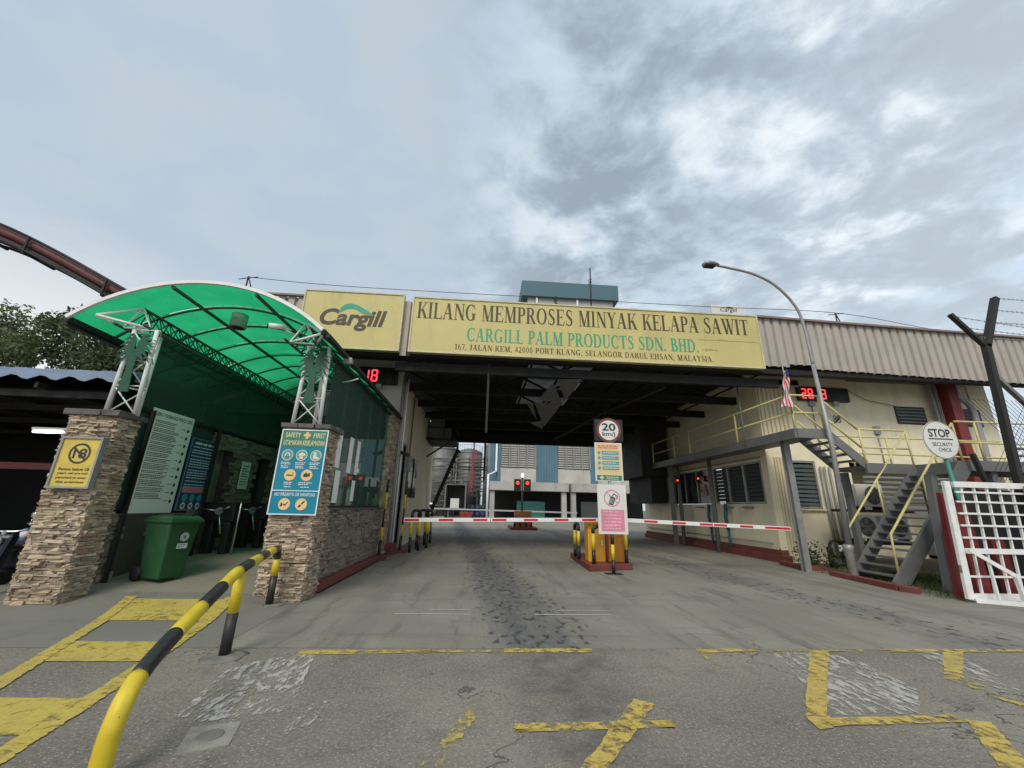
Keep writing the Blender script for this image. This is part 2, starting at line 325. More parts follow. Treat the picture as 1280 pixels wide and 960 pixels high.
M_ywear2 = worn('road_yellow_faded', (0.52, 0.42, 0.12), 0.47, 0.57, scale=7)
M_ypath = worn('path_yellow', (0.56, 0.43, 0.09), 0.34, 0.50, scale=9)
M_wwear = worn('road_white', (0.50, 0.48, 0.43), 0.475, 0.57, (1.5, 0.6, 1), 10, 0.3, (0, 0, R(-30)))
M_scrape = worn('tyre_scrape', (0.30, 0.29, 0.26), 0.45, 0.55, (0.5, 3, 1), 4)
def canopy_mat():
    m, n, l, p = newmat('green_polycarbonate')
    a = add_noise(n, l, 1.2, 5, 0.6, coord='P')
    c = mixc(n, l, rng(n, l, a, 0.3, 0.7), (0.02, 0.44, 0.17), (0.04, 0.56, 0.24))
    b_ = add_noise(n, l, 5, 7, 0.75, (1, 0.25, 1), coord='P'); c = mixc(n, l, rng(n, l, b_, 0.52, 0.75, 0, 0.45), c, (0.03, 0.22, 0.09))
    oi = n.new('ShaderNodeObjectInfo'); c = mixc(n, l, mth(n, l, 'MULTIPLY', oi.outputs['Random'], 0.18), c, (0.03, 0.30, 0.15))
    t = n.new('ShaderNodeBsdfTranslucent'); l.new(c, t.inputs[0])
    p.inputs['Base Color'].default_value = (0.01, 0.25, 0.13, 1); p.inputs['Roughness'].default_value = 0.25
    mx = n.new('ShaderNodeMixShader'); mx.inputs[0].default_value = 0.78; l.new(p.outputs[0], mx.inputs[1]); l.new(t.outputs[0], mx.inputs[2])
    l.new(mx.outputs[0], n['Material Output'].inputs[0]); return m
M_canopy = canopy_mat()
def trans_mat(name, c):
    m, n, l, p = newmat(name)
    t = n.new('ShaderNodeBsdfTranslucent'); a = add_noise(n, l, 2, 5, 0.6, coord='P')
    l.new(mixc(n, l, rng(n, l, a, 0.3, 0.7), tuple(x * .7 for x in c), c), t.inputs[0])
    l.new(t.outputs[0], n['Material Output'].inputs[0]); return m
M_skyl = trans_mat('skylight_sheet', (0.22, 0.22, 0.22))
def leaf_mat(name, c0, c1):
    m, n, l, p = newmat(name)
    g = n.new('ShaderNodeNewGeometry')
    c = mixc(n, l, g.outputs['Random Per Island'], c0, c1)
    l.new(c, p.inputs['Base Color']); p.inputs['Roughness'].default_value = 0.7
    t = n.new('ShaderNodeBsdfTranslucent'); l.new(c, t.inputs[0])
    mx = n.new('ShaderNodeMixShader'); mx.inputs[0].default_value = 0.3; l.new(p.outputs[0], mx.inputs[1]); l.new(t.outputs[0], mx.inputs[2])
    l.new(mx.outputs[0], n['Material Output'].inputs[0]); return m
M_leaf = leaf_mat('foliage', (0.09, 0.12, 0.05), (0.22, 0.25, 0.12))
M_leaf2 = leaf_mat('foliage_dark', (0.06, 0.10, 0.04), (0.17, 0.21, 0.09))

# ================================================================== mesh helpers
class MB:
    def __init__(s): s.v = []; s.f = []; s.sm = []
    def add(s, vs, fs, smooth=False):
        o = len(s.v); s.v += [tuple(v) for v in vs]
        for f in fs: s.f.append(tuple(i + o for i in f)); s.sm.append(smooth)
        return s
    def box(s, x0, x1, y0, y1, z0, z1):
        return s.add([(x0, y0, z0), (x1, y0, z0), (x1, y1, z0), (x0, y1, z0), (x0, y0, z1), (x1, y0, z1), (x1, y1, z1), (x0, y1, z1)],
                     [(0, 3, 2, 1), (4, 5, 6, 7), (0, 1, 5, 4), (1, 2, 6, 5), (2, 3, 7, 6), (3, 0, 4, 7)])
    def beam(s, a, b, w, h, up=(0, 0, 1)):
        a, b = Vector(a), Vector(b); d = (b - a).normalized(); up = Vector(up)
        if abs(d.dot(up)) > 0.98: up = Vector((0, 1, 0))
        r = d.cross(up).normalized() * w / 2; u = r.cross(d).normalized() * h / 2
        vs = [a - r - u, a + r - u, a + r + u, a - r + u, b - r - u, b + r - u, b + r + u, b - r + u]
        return s.add(vs, [(0, 1, 2, 3), (7, 6, 5, 4), (0, 4, 5, 1), (1, 5, 6, 2), (2, 6, 7, 3), (3, 7, 4, 0)])
    def tube(s, pts, r, n=8):
        pts = [Vector(p) for p in pts]; rs = r if isinstance(r, (list, tuple)) else [r] * len(pts)
        vs = []; prev = None
        for i, p in enumerate(pts):
            d = (pts[min(i + 1, len(pts) - 1)] - pts[max(i - 1, 0)]).normalized()
            if prev is None:
                prev = d.cross(Vector((0, 0, 1)))
                if prev.length < 0.05: prev = d.cross(Vector((1, 0, 0)))
            prev = (prev - d * prev.dot(d)).normalized(); w = d.cross(prev)
            for k in range(n):
                a = 2 * math.pi * k / n; vs.append(p + (prev * math.cos(a) + w * math.sin(a)) * rs[i])
        fs = []
        for i in range(len(pts) - 1):
            for k in range(n):
                k2 = (k + 1) % n; fs.append((i * n + k, i * n + k2, (i + 1) * n + k2, (i + 1) * n + k))
        s.add(vs, fs, True); o = len(s.v) - len(vs)
        s.f.append(tuple(o + k for k in reversed(range(n)))); s.sm.append(False)
        s.f.append(tuple(o + (len(pts) - 1) * n + k for k in range(n))); s.sm.append(False)
        return s
    def lathe(s, c, prof, n=20, axis='z'):
        vs = []
        for r, h in prof:
            for k in range(n):
                a = 2 * math.pi * k / n; u, w = r * math.cos(a), r * math.sin(a)
                vs.append((c[0] + u, c[1] + w, c[2] + h) if axis == 'z' else ((c[0] + u, c[1] + h, c[2] + w) if axis == 'y' else (c[0] + h, c[1] + u, c[2] + w)))
        fs = [(i * n + k, i * n + (k + 1) % n, (i + 1) * n + (k + 1) % n, (i + 1) * n + k) for i in range(len(prof) - 1) for k in range(n)]
        s.add(vs, fs, True); o = len(s.v) - len(vs)
        s.f.append(tuple(o + k for k in reversed(range(n)))); s.sm.append(False)
        s.f.append(tuple(o + (len(prof) - 1) * n + k for k in range(n))); s.sm.append(False)
        return s
    def prism(s, pts, off):
        n = len(pts); off = Vector(off); a = [Vector(p) for p in pts]; b = [p + off for p in a]
        return s.add(a + b, [tuple(range(n)), tuple(reversed(range(n, 2 * n)))] + [(i, (i + 1) % n + 0, (i + 1) % n + n, i + n)[::-1] for i in range(n)])
    def face(s, pts): return s.add(pts, [tuple(range(len(pts)))])
def wloc(o):
    v = Vector((0, 0, 0))
    while o is not None: v += o.location; o = o.parent
    return v
def obj(name, mb, mat, parent=None, bevel=0, kind=None, label=None, origin=None):
    """link one mesh object; coordinates in mb are world metres"""
    if parent is not None: base = wloc(parent)
    elif origin is not None: base = Vector(origin)
    elif mb.v:
        n_ = len(mb.v); base = Vector((sum(v[0] for v in mb.v) / n_, sum(v[1] for v in mb.v) / n_, min(v[2] for v in mb.v)))
    else: base = Vector((0, 0, 0))
    me = bpy.data.meshes.new(name)
    me.from_pydata([(v[0] - base.x, v[1] - base.y, v[2] - base.z) for v in mb.v], [], mb.f)
    me.polygons.foreach_set('use_smooth', mb.sm); me.update()
    mats = mat if isinstance(mat, (list, tuple)) else [mat]
    for m in mats: me.materials.append(m)
    o = bpy.data.objects.new(name, me); col.objects.link(o)
    if parent is not None: o.parent = parent
    else: o.location = base
    if bevel:
        b = o.modifiers.new('bevel', 'BEVEL'); b.width = bevel; b.segments = 2; b.limit_method = 'ANGLE'; b.angle_limit = R(40)
    if kind is None and parent is not None and name in ('print', 'badge_print', 'emblem_clips', 'phone_keys', 'arrow_symbols'): kind = 'stuff'
    if kind: o['kind'] = kind
    if label: o['label'] = label
    return o
def tag(o, label, cat, group=None):
    o['label'] = label; o['category'] = cat
    if group: o['group'] = group
    return o
def thing(name, label, cat, loc=(0, 0, 0), group=None):
    o = bpy.data.objects.new(name, None); col.objects.link(o); o.location = loc; o.empty_display_size = 0.2
    return tag(o, label, cat, group)
def copy_tree(o, parent=None, **k):
    c = o.copy(); col.objects.link(c)
    if parent is not None: c.parent = parent
    for ch in list(o.children): copy_tree(ch, c)
    for a, b in k.items(): c[a] = b
    return c
def structure(name, mb, mat, parent=None): return obj(name, mb, mat, parent, kind='structure' if parent is None else None)

# ---- drawing on flat boards
class Board:
    """a flat face: origin p, right u, up w; n = outward normal"""
    def __init__(s, p, u, w=(0, 0, 1)):
        s.p = Vector(p); s.u = Vector(u).normalized(); s.w = Vector(w).normalized(); s.n = s.u.cross(s.w)
    def pt(s, a, b, d=0.0): return s.p + s.u * a + s.w * b + s.n * d
    def rect(s, mb, a0, a1, b0, b1, d): mb.face([s.pt(a0, b0, d), s.pt(a1, b0, d), s.pt(a1, b1, d), s.pt(a0, b1, d)])
    def slab(s, mb, a0, a1, b0, b1, d0, d1):
        mb.prism([s.pt(a0, b0, d1), s.pt(a1, b0, d1), s.pt(a1, b1, d1), s.pt(a0, b1, d1)], s.n * (d0 - d1))
    def poly(s, mb, pts, d): mb.face([s.pt(a, b, d) for a, b in pts])
    def disc(s, mb, a, b, r, d, n=24): mb.face([s.pt(a + r * math.cos(2 * math.pi * k / n), b + r * math.sin(2 * math.pi * k / n), d) for k in range(n)])
    def ring(s, mb, a, b, r0, r1, d, n=28):
        o = [s.pt(a + r1 * math.cos(2 * math.pi * k / n), b + r1 * math.sin(2 * math.pi * k / n), d) for k in range(n)]
        i = [s.pt(a + r0 * math.cos(2 * math.pi * k / n), b + r0 * math.sin(2 * math.pi * k / n), d) for k in range(n)]
        mb.add(o + i, [(k, (k + 1) % n, n + (k + 1) % n, n + k) for k in range(n)])
    def line(s, mb, a0, b0, a1, b1, w, d):
        v = Vector((a1 - a0, b1 - b0)); L_ = v.length or 1; nx, ny = -v.y / L_ * w / 2, v.x / L_ * w / 2
        s.poly(mb, [(a0 - nx, b0 - ny), (a1 - nx, b1 - ny), (a1 + nx, b1 + ny), (a0 + nx, b0 + ny)], d)
def sans(bd, text, a0, a1, b0, b1, d, mat, parent, name='lettering', bold=0.0, shear=0.0, space=1.0):
    """sans-serif lettering fitted to a box on a board"""
    cu = bpy.data.curves.new('t', 'FONT'); cu.body = text; cu.size = 1; cu.offset = bold; cu.shear = shear; cu.space_character = space
    cu.resolution_u = 4
    to = bpy.data.objects.new('t', cu); col.objects.link(to)
    dg = bpy.context.evaluated_depsgraph_get()
    me = bpy.data.meshes.new_from_object(to.evaluated_get(dg)); me.name = name
    bpy.data.objects.remove(to); bpy.data.curves.remove(cu)
    xs = [v.co.x for v in me.vertices]; ys = [v.co.y for v in me.vertices]
    x0, x1, y0, y1 = min(xs), max(xs), min(ys), max(ys); base = wloc(parent)
    for v in me.vertices:
        v.co = bd.pt(a0 + (v.co.x - x0) / (x1 - x0) * (a1 - a0), b0 + (v.co.y - y0) / (y1 - y0) * (b1 - b0), d) - base
    me.materials.clear(); me.materials.append(mat)
    o = bpy.data.objects.new(name, me); col.objects.link(o); o.parent = parent; return o
# ---- serif capitals drawn stroke by stroke
TK, TN = 0.165, 0.05
def glyph(ch, TK=TK, TN=TN):
    P = []; wd = 0.7
    def q(*pts): P.append(list(pts))
    def V(x, y0=0, y1=1, t=TK): q((x, y0), (x + t, y0), (x + t, y1), (x, y1))
    def Hh(x0, x1, y, t=TN): q((x0, y), (x1, y), (x1, y + t), (x0, y + t))
    def S(x, y, t=TK, e=0.085): Hh(x - e, x + t + e, y if y < 0.5 else y - 0.035, 0.035)
    def D(x0, y0, x1, y1, t): q((x0, y0), (x0 + t, y0), (x1 + t, y1), (x1, y1))
    def arc(cx, cy, rx, ry, a0, a1, t=TK, n=14):
        for k in range(n):
            u0 = R(a0 + (a1 - a0) * k / n); u1 = R(a0 + (a1 - a0) * (k + 1) / n)
            f = lambda u, i: (cx + (rx - i * t) * math.cos(u), cy + (ry - i * TN) * math.sin(u))
            q(f(u0, 0), f(u1, 0), f(u1, 1), f(u0, 1))
    if ch in 'IHKLBDPREFT':
        if ch != 'T': x = 0.09; V(x); S(x, 0); S(x, 1)
    if ch == 'I': wd = 0.36
    elif ch == 'H': V(0.53); S(0.53, 0); S(0.53, 1); Hh(0.2, 0.56, 0.49); wd = 0.8
    elif ch == 'K': D(0.24, 0.42, 0.58, 0.98, 0.06); D(0.56, 0.0, 0.30, 0.56, 0.18); Hh(0.46, 0.74, 0.965, 0.035); Hh(0.50, 0.82, 0, 0.035); wd = 0.78
    elif ch == 'L': Hh(0.2, 0.62, 0); q((0.56, 0), (0.62, 0), (0.66, 0.26), (0.63, 0.26)); wd = 0.67
    elif ch in 'EF':
        Hh(0.2, 0.62, 0.95); q((0.57, 0.74), (0.60, 0.74), (0.62, 1), (0.56, 1)); Hh(0.2, 0.48, 0.49); q((0.44, 0.38), (0.47, 0.38), (0.47, 0.65), (0.44, 0.65))
        if ch == 'E': Hh(0.2, 0.62, 0); q((0.56, 0), (0.62, 0), (0.67, 0.27), (0.64, 0.27))
        wd = 0.68
    elif ch == 'T': V(0.27); S(0.27, 0); Hh(0.03, 0.68, 0.95); q((0.02, 0.72), (0.05, 0.72), (0.09, 1), (0.03, 1)); q((0.66, 0.72), (0.69, 0.72), (0.68, 1), (0.62, 1)); wd = 0.70
    elif ch == 'P': Hh(0.2, 0.38, 0.95); Hh(0.2, 0.38, 0.45); arc(0.36, 0.725, 0.26, 0.275, -90, 90); wd = 0.64
    elif ch == 'R': Hh(0.2, 0.38, 0.95); Hh(0.2, 0.38, 0.47); arc(0.36, 0.735, 0.26, 0.265, -90, 90); D(0.56, 0, 0.30, 0.49, 0.18); Hh(0.60, 0.80, 0, 0.035); wd = 0.76
    elif ch == 'B': Hh(0.2, 0.36, 0.95); Hh(0.2, 0.38, 0.49); Hh(0.2, 0.38, 0); arc(0.34, 0.755, 0.24, 0.245, -90, 90); arc(0.36, 0.27, 0.28, 0.27, -90, 90); wd = 0.68
    elif ch == 'D': Hh(0.2, 0.34, 0.95); Hh(0.2, 0.34, 0); arc(0.32, 0.5, 0.43, 0.5, -90, 90); wd = 0.80
    elif ch == 'N': V(0.12, 0, 1, 0.06); S(0.12, 0, 0.06); S(0.12, 1, 0.06, 0.1); D(0.60, 0, 0.10, 1, 0.18); V(0.66, 0, 1, 0.06); S(0.66, 1, 0.06); wd = 0.82
    elif ch == 'M': V(0.12, 0, 1, 0.055); S(0.12, 0, 0.055); S(0.12, 1, 0.08, 0.1); D(0.40, 0, 0.10, 1, 0.17); D(0.43, 0, 0.70, 1, 0.055); V(0.70); S(0.70, 0); S(0.70, 1); wd = 0.97
    elif ch == 'A': D(0.06, 0, 0.36, 1, 0.055); D(0.53, 0, 0.31, 1, 0.18); Hh(0.17, 0.56, 0.33); Hh(0.0, 0.22, 0, 0.035); Hh(0.46, 0.80, 0, 0.035); wd = 0.80
    elif ch == 'Y': D(0.30, 0.45, 0.06, 1, 0.18); D(0.38, 0.45, 0.62, 1, 0.055); V(0.30, 0, 0.47); S(0.30, 0); Hh(0, 0.32, 0.965, 0.035); Hh(0.52, 0.76, 0.965, 0.035); wd = 0.75
    elif ch == 'V': D(0.32, 0, 0.07, 1, 0.18); D(0.40, 0, 0.65, 1, 0.055); Hh(0, 0.33, 0.965, 0.035); Hh(0.55, 0.8, 0.965, 0.035); wd = 0.78
    elif ch == 'W': D(0.30, 0, 0.06, 1, 0.17); D(0.37, 0, 0.56, 0.95, 0.055); D(0.66, 0, 0.44, 1, 0.17); D(0.73, 0, 0.96, 1, 0.055); Hh(0, 0.30, 0.965, 0.035); Hh(0.38, 0.66, 0.965, 0.035); Hh(0.86, 1.1, 0.965, 0.035); wd = 1.08
    elif ch == 'O': arc(0.42, 0.5, 0.39, 0.515, 0, 360, n=30); wd = 0.84
    elif ch == 'C': arc(0.42, 0.5, 0.39, 0.515, 48, 318, n=24); V(0.67, 0.66, 1.0, 0.035); wd = 0.76
    elif ch == 'G': arc(0.42, 0.5, 0.39, 0.515, 48, 305, n=24); V(0.67, 0.68, 1.0, 0.035); V(0.56, 0.06, 0.42); Hh(0.48, 0.80, 0.40, 0.035); wd = 0.83
    elif ch == 'U': V(0.09, 0.3, 1); S(0.09, 1); V(0.60, 0.3, 1, 0.06); S(0.60, 1, 0.06); arc(0.375, 0.31, 0.285, 0.325, 180, 360, t=0.11); wd = 0.76
    elif ch == 'J': V(0.20, 0.2, 1); S(0.20, 1); arc(0.17, 0.18, 0.195, 0.2, 200, 360, t=0.1); wd = 0.46
    elif ch == 'S':
        def sc_(cx, cy, rx, ry, a0, a1): arc(cx, cy, rx, ry, a0, a1, t=0.12)
        sc_(0.31, 0.74, 0.235, 0.275, 40, 200); sc_(0.31, 0.27, 0.25, 0.285, -140, 25)
        q((0.09, 0.66), (0.20, 0.75), (0.55, 0.40), (0.45, 0.27)); V(0.48, 0.70, 1.0, 0.035); V(0.07, 0, 0.30, 0.035); wd = 0.62
    elif ch == '1': V(0.2); S(0.2, 0); q((0.08, 0.8), (0.2, 0.86), (0.2, 1), (0.08, 0.86)); wd = 0.5
    elif ch == '7': Hh(0.06, 0.5, 0.88, 0.12); D(0.2, 0, 0.4, 0.9, 0.1); wd = 0.55
    elif ch == '4': V(0.32, 0, 1, 0.12); Hh(0.03, 0.52, 0.22, 0.09); D(0.03, 0.25, 0.34, 1, 0.06); wd = 0.55
    elif ch == '2': arc(0.27, 0.72, 0.22, 0.28, -30, 160, t=0.11); q((0.04, 0.02), (0.14, 0.02), (0.49, 0.6), (0.37, 0.62)); Hh(0.04, 0.5, 0, 0.11); wd = 0.56
    elif ch == '0': arc(0.28, 0.5, 0.23, 0.51, 0, 360, t=0.11, n=24); wd = 0.56
    elif ch == '6': arc(0.28, 0.31, 0.23, 0.32, 0, 360, t=0.11, n=20); arc(0.40, 0.42, 0.35, 0.58, 100, 185, t=0.11); wd = 0.56
    elif ch in '.,': q((0.06, 0), (0.2, 0), (0.2, 0.14), (0.06, 0.14)); wd = 0.28
    elif ch == ' ': wd = 0.34
    if ch == ',': q((0.1, -0.15), (0.15, -0.15), (0.2, 0.02), (0.1, 0.02))
    return P, wd
def serif(bd, text, a0, a1, b0, b1, d, mat, parent, sp=0.03, single=False):
    x = 0; strokes = []
    for ch in text:
        P, wd = glyph(ch)
        for i, s in enumerate(P): strokes.append(([(x + u, w) for u, w in s], i))
        if single: strokes.append((None, 0))
        x += wd + sp
    tot = x - sp; mb = MB(); k = (a1 - a0) / tot; h = b1 - b0
    for s, i in strokes:
        if s is None:
            if mb.f: obj('letter', mb, mat, parent); mb = MB()
            continue
        pts = [(a0 + u * k, b0 + w * h) for u, w in s]
        ar = sum(pts[j][0] * pts[(j + 1) % 4][1] - pts[(j + 1) % 4][0] * pts[j][1] for j in range(4))
        if ar < 0: pts.reverse()
        bd.poly(mb, pts, d + (i % 9) * 0.0006)
    return obj('lettering', mb, mat, parent, kind='stuff') if mb.f else None
def textlines(bd, mb, a0, a1, b1, n, pitch, h, d, rnd=0.35, word=True):
    """rows of print too small to read"""
    for i in range(n):
        b = b1 - i * pitch; a = a0; end = a1 - random.random() * rnd * (a1 - a0)
        while a < end:
            w = random.uniform(1.5, 5) * h; bd.rect(mb, a, min(a + w, end), b - h, b, d); a += w + h * 0.7
            if not word: break

# ================================================================== GROUND
def pathz(x, y):
    K = ((-99, 0), (6.5, 0), (7.2, 0.05), (8.3, 0.19), (10.4, 0.40), (99, 0.42)); z = 0
    for (a, za), (b, zb) in zip(K, K[1:]):
        if a <= y <= b: z = za + (zb - za) * (y - a) / (b - a); break
    t = min(1, max(0, (-3.25 - x) / 0.6)); return z * (t if y < 8.6 else 1)
g = MB(); g.face([(-1500, -300, -0.15), (1500, -300, -0.15), (1500, 2500, -0.15), (-1500, 2500, -0.15)])
structure('ground', g, paint('far_ground', (0.16, 0.155, 0.14), 0.95, 0.2, 0.3, streak=False))
road = MB(); road.box(-40, 40, -30, 5.42, -0.14, 0.0)
road = structure('asphalt_road', road, MAT['asphalt'])
def grid_sheet(x0, x1, y0, y1, nx, ny, zf):
    m = MB(); vs = [(x0 + (x1 - x0) * i / nx, y0 + (y1 - y0) * j / ny) for j in range(ny + 1) for i in range(nx + 1)]
    m.add([(x, y, zf(x, y)) for x, y in vs], [(j * (nx + 1) + i, j * (nx + 1) + i + 1, (j + 1) * (nx + 1) + i + 1, (j + 1) * (nx + 1) + i) for j in range(ny) for i in range(nx)]); return m
fp_ = grid_sheet(-7.6, -2.93, 5.425, 8.4, 24, 30, lambda x, y: pathz(x, y) + 0.001); fq_ = grid_sheet(-7.6, -3.25, 8.402, 15.2, 8, 30, lambda x, y: pathz(-5, y) + 0.001); fp_.add(fq_.v, fq_.f)
structure('footpath', fp_, M_path)
f2 = MB(); f2.box(-40, -7.61, 5.425, 60, -0.14, -0.005); structure('yard_floor', f2, MAT['asphalt'])
cr = MB(); cr.face([(-2.925, 5.43, -0.03), (40, 5.43, -0.03), (40, 90, -0.03), (-2.925, 90, -0.03)])
cr = structure('concrete_road', cr, paint('joint_dark', (0.05, 0.048, 0.045), 0.95))
xs = [-2.92, -1.42, 1.62, 4.75, 7.6, 10.38]; ys = [5.435, 7.03, 13.55, 19.9, 26.0, 33.0, 41.0, 52.0, 70.0]
for j in range(len(ys) - 1):
    XS = [-2.92, 4.75, 10.38, 16.0, 24.0, 40.0] if j == 0 else ([-2.92, 4.75, 10.38] if j == 1 else (xs + [16.0, 24.0, 40.0] if j >= 4 else xs))
    for i in range(len(XS) - 1):
        s = MB(); gp = 0.004; s.box(XS[i] + gp, XS[i + 1] - gp, ys[j] + gp, ys[j + 1] - gp, -0.025, 0.004 + random.uniform(-0.001, 0.002))
        obj('slab', s, MAT['concrete'], cr)
# left yard beyond the office
f3 = MB(); f3.box(-40, -2.94, 26.0, 90, -0.12, 0.0); structure('rear_yard', f3, MAT['concrete'])
f4 = MB(); f4.box(10.39, 40, 7.04, 25.9, -0.12, -0.004); structure('verge_soil', f4, M_soil)
def mark(quads, mat, parent=road, name='road_marking', dz=0.006, nx=6, ny=22):
    """painted shapes laid on the surface and following its slope; quads listed corner by corner"""
    m = MB()
    for qi, (a, b, c, d) in enumerate(quads):
        vs = []; dz += 0.0006
        for j in range(ny + 1):
            for i in range(nx + 1):
                u, v = i / nx, j / ny
                x = (a[0] * (1 - u) + b[0] * u) * (1 - v) + (d[0] * (1 - u) + c[0] * u) * v
                y = (a[1] * (1 - u) + b[1] * u) * (1 - v) + (d[1] * (1 - u) + c[1] * u) * v
                if i in (0, nx) or j in (0, ny): x += random.uniform(-.010, .010); y += random.uniform(-.010, .010)
                vs.append((x, y, pathz(x, y) + dz))
        m.add(vs, [(j * (nx + 1) + i, j * (nx + 1) + i + 1, (j + 1) * (nx + 1) + i + 1, (j + 1) * (nx + 1) + i) for j in range(ny) for i in range(nx)])
    return obj(name, m, mat, parent)
# zebra walkway between two edge lines, left
def LX(y): return -3.72 - (y - 3.4) * 0.435
def RX(y):
    K = ((2.4, -2.72), (3.3, -2.95), (4.2, -3.10), (5.0, -3.28), (6.3, -3.60), (7.7, -3.98))
    for (a, xa), (b, xb) in zip(K, K[1:]):
        if y <= b: return xa + (xb - xa) * (y - a) / (b - a)
    return -3.98
ed = []
for k in range(10):
    y0 = 2.5 + k * 0.5; y1 = y0 + 0.5
    ed.append(((LX(y0) - .07, y0), (LX(y0) + .09, y0), (LX(y1) + .09, y1), (LX(y1) - .07, y1)))
    ed.append(((RX(y0) - .12, y0), (RX(y0) + .04, y0), (RX(y1) + .04, y1), (RX(y1) - .12, y1)))
mark(ed, M_ypath, dz=0.006)
mark([((LX(a) + .092, a), (RX(a) - .122, a), (RX(b) - .122, b), (LX(b) + .092, b)) for a, b in ((2.45, 3.0), (3.62, 4.18), (5.0, 5.62), (6.5, 7.42))], M_ypath, dz=0.007, nx=12)
# broken yellow line along the concrete edge, and the box shapes
mark([((-1.95, 5.20), (-0.5, 5.27), (-0.5, 5.36), (-1.95, 5.34)), ((0.33, 5.29), (1.36, 5.29), (1.39, 5.42), (0.34, 5.42)),
      ((2.62, 5.28), (3.40, 5.34), (3.46, 5.42), (2.68, 5.42)), ((5.0, 5.33), (7.0, 5.33), (7.1, 5.42), (5.0, 5.42))], M_ywear)
mark([((-0.5, 5.28), (0.3, 5.29), (0.3, 5.35), (-0.5, 5.35)), ((2.60, 4.98), (2.72, 5.0), (2.82, 5.28), (2.64, 5.3)), ((3.5, 5.34), (4.95, 5.34), (4.95, 5.40), (3.5, 5.40)), ((-0.35, 3.1), (-0.22, 3.1), (0.1, 4.0), (-0.02, 4.0)), ((4.85, 3.9), (5.0, 3.9), (5.14, 4.5), (4.9, 4.5))], M_ywear2)
mark([((0.32, 3.58), (1.56, 3.63), (1.58, 3.74), (0.32, 3.70))], M_ywear, dz=0.008)
mark([((0.58, 2.98), (0.76, 2.98), (1.57, 4.0), (1.42, 4.10))], M_ywear, dz=0.010)
mark([((2.70, 3.58), (2.83, 3.60), (2.96, 3.78), (2.74, 3.78)), ((2.74, 3.782), (2.93, 3.782), (4.34, 5.37), (4.09, 5.37))], M_ywear, dz=0.008)
mark([((2.84, 3.62), (4.06, 3.66), (4.06, 3.78), (2.84, 3.74))], M_ywear, dz=0.010)
mark([((3.30, 2.8), (3.56, 2.8), (4.25, 3.66), (4.08, 3.70))], M_ywear, dz=0.008)
mark([((4.84, 4.50), (5.05, 4.50), (6.07, 5.33), (5.80, 5.33))], M_ywear, dz=0.008)
mark([((-2.02, 5.2), (-1.75, 5.2), (-1.45, 3.95), (-2.1, 3.75)), ((-2.45, 4.9), (-2.05, 5.15), (-2.0, 3.85), (-2.28, 3.85)), ((-1.38, 3.55), (-1.22, 3.6), (-1.15, 4.1), (-1.32, 4.1))], M_wwear, name='worn_white_marking', dz=0.005, nx=8)
mark([((3.05, 3.80), (3.80, 3.80), (4.35, 5.2), (3.55, 5.35)), ((3.80, 3.80), (4.3, 4.3), (4.4, 5.0), (4.2, 5.0)), ((5.1, 4.2), (5.4, 4.25), (5.9, 5.3), (5.4, 5.35))], M_wwear, name='worn_white_marking', dz=0.005, nx=8)
mark([((-1.25, 6.93), (-0.1, 6.95), (-0.1, 6.98), (-1.25, 6.96)), ((0.9, 6.96), (2.1, 6.97), (2.1, 7.0), (0.9, 6.99)), ((-0.75, 7.2), (-0.1, 7.2), (-0.1, 7.22), (-0.75, 7.22)), ((1.3, 7.22), (2.2, 7.23), (2.2, 7.25), (1.3, 7.24))],
     worn('strip_white', (0.6, 0.58, 0.54), 0.25, 0.35), cr, 'edge_strip', 0.010, 2, 2)
# concrete patch with a small round cover
pt = MB(); pt.prism([(-2.05, 3.70, 0.006), (-1.93, 3.34, 0.006), (-1.65, 3.47, 0.006), (-1.74, 3.78, 0.006)], (0, 0, -0.03))
pt.f = [tuple(reversed(f)) for f in pt.f]
patch = obj('access_cover', pt, paint('patch_concrete', (0.27, 0.262, 0.225), 0.9, 0.25, 0.7, (0.13, 0.12, 0.10), streak=False, scale=6, bmp=0.8)); tag(patch, 'pale square concrete patch set in the asphalt near the handrail', 'access cover')
rg = MB(); rg.lathe((-1.845, 3.58, 0.0), [(0.085, 0.0), (0.085, 0.010), (0.075, 0.012)], 20); obj('lid', rg, paint('lid_iron', (0.16, 0.155, 0.14), 0.8), patch)
# red kerbs
def kerb(name, pts, w, h, lab=None):
    m = MB()
    for (a, b) in zip(pts, pts[1:]):
        m.beam((a[0], a[1], h / 2 - 0.01), (b[0], b[1], h / 2 - 0.01), w, h + 0.02)
    o = obj(name, m, M_kerb, kind='structure', bevel=0.012); return o
kerb('red_kerb', [(-3.07, 8.35), (-3.07, 13.55)], 0.16, 0.14)
kerb('red_kerb', [(10.40, 13.9), (10.40, 26.0)], 0.30, 0.24)
kerb('red_kerb', [(9.75, 11.45), (9.48, 9.3), (9.62, 9.0)], 0.16, 0.13)
kerb('red_kerb', [(9.97, 13.7), (9.72, 12.45), (10.4, 12.40)], 0.16, 0.13)

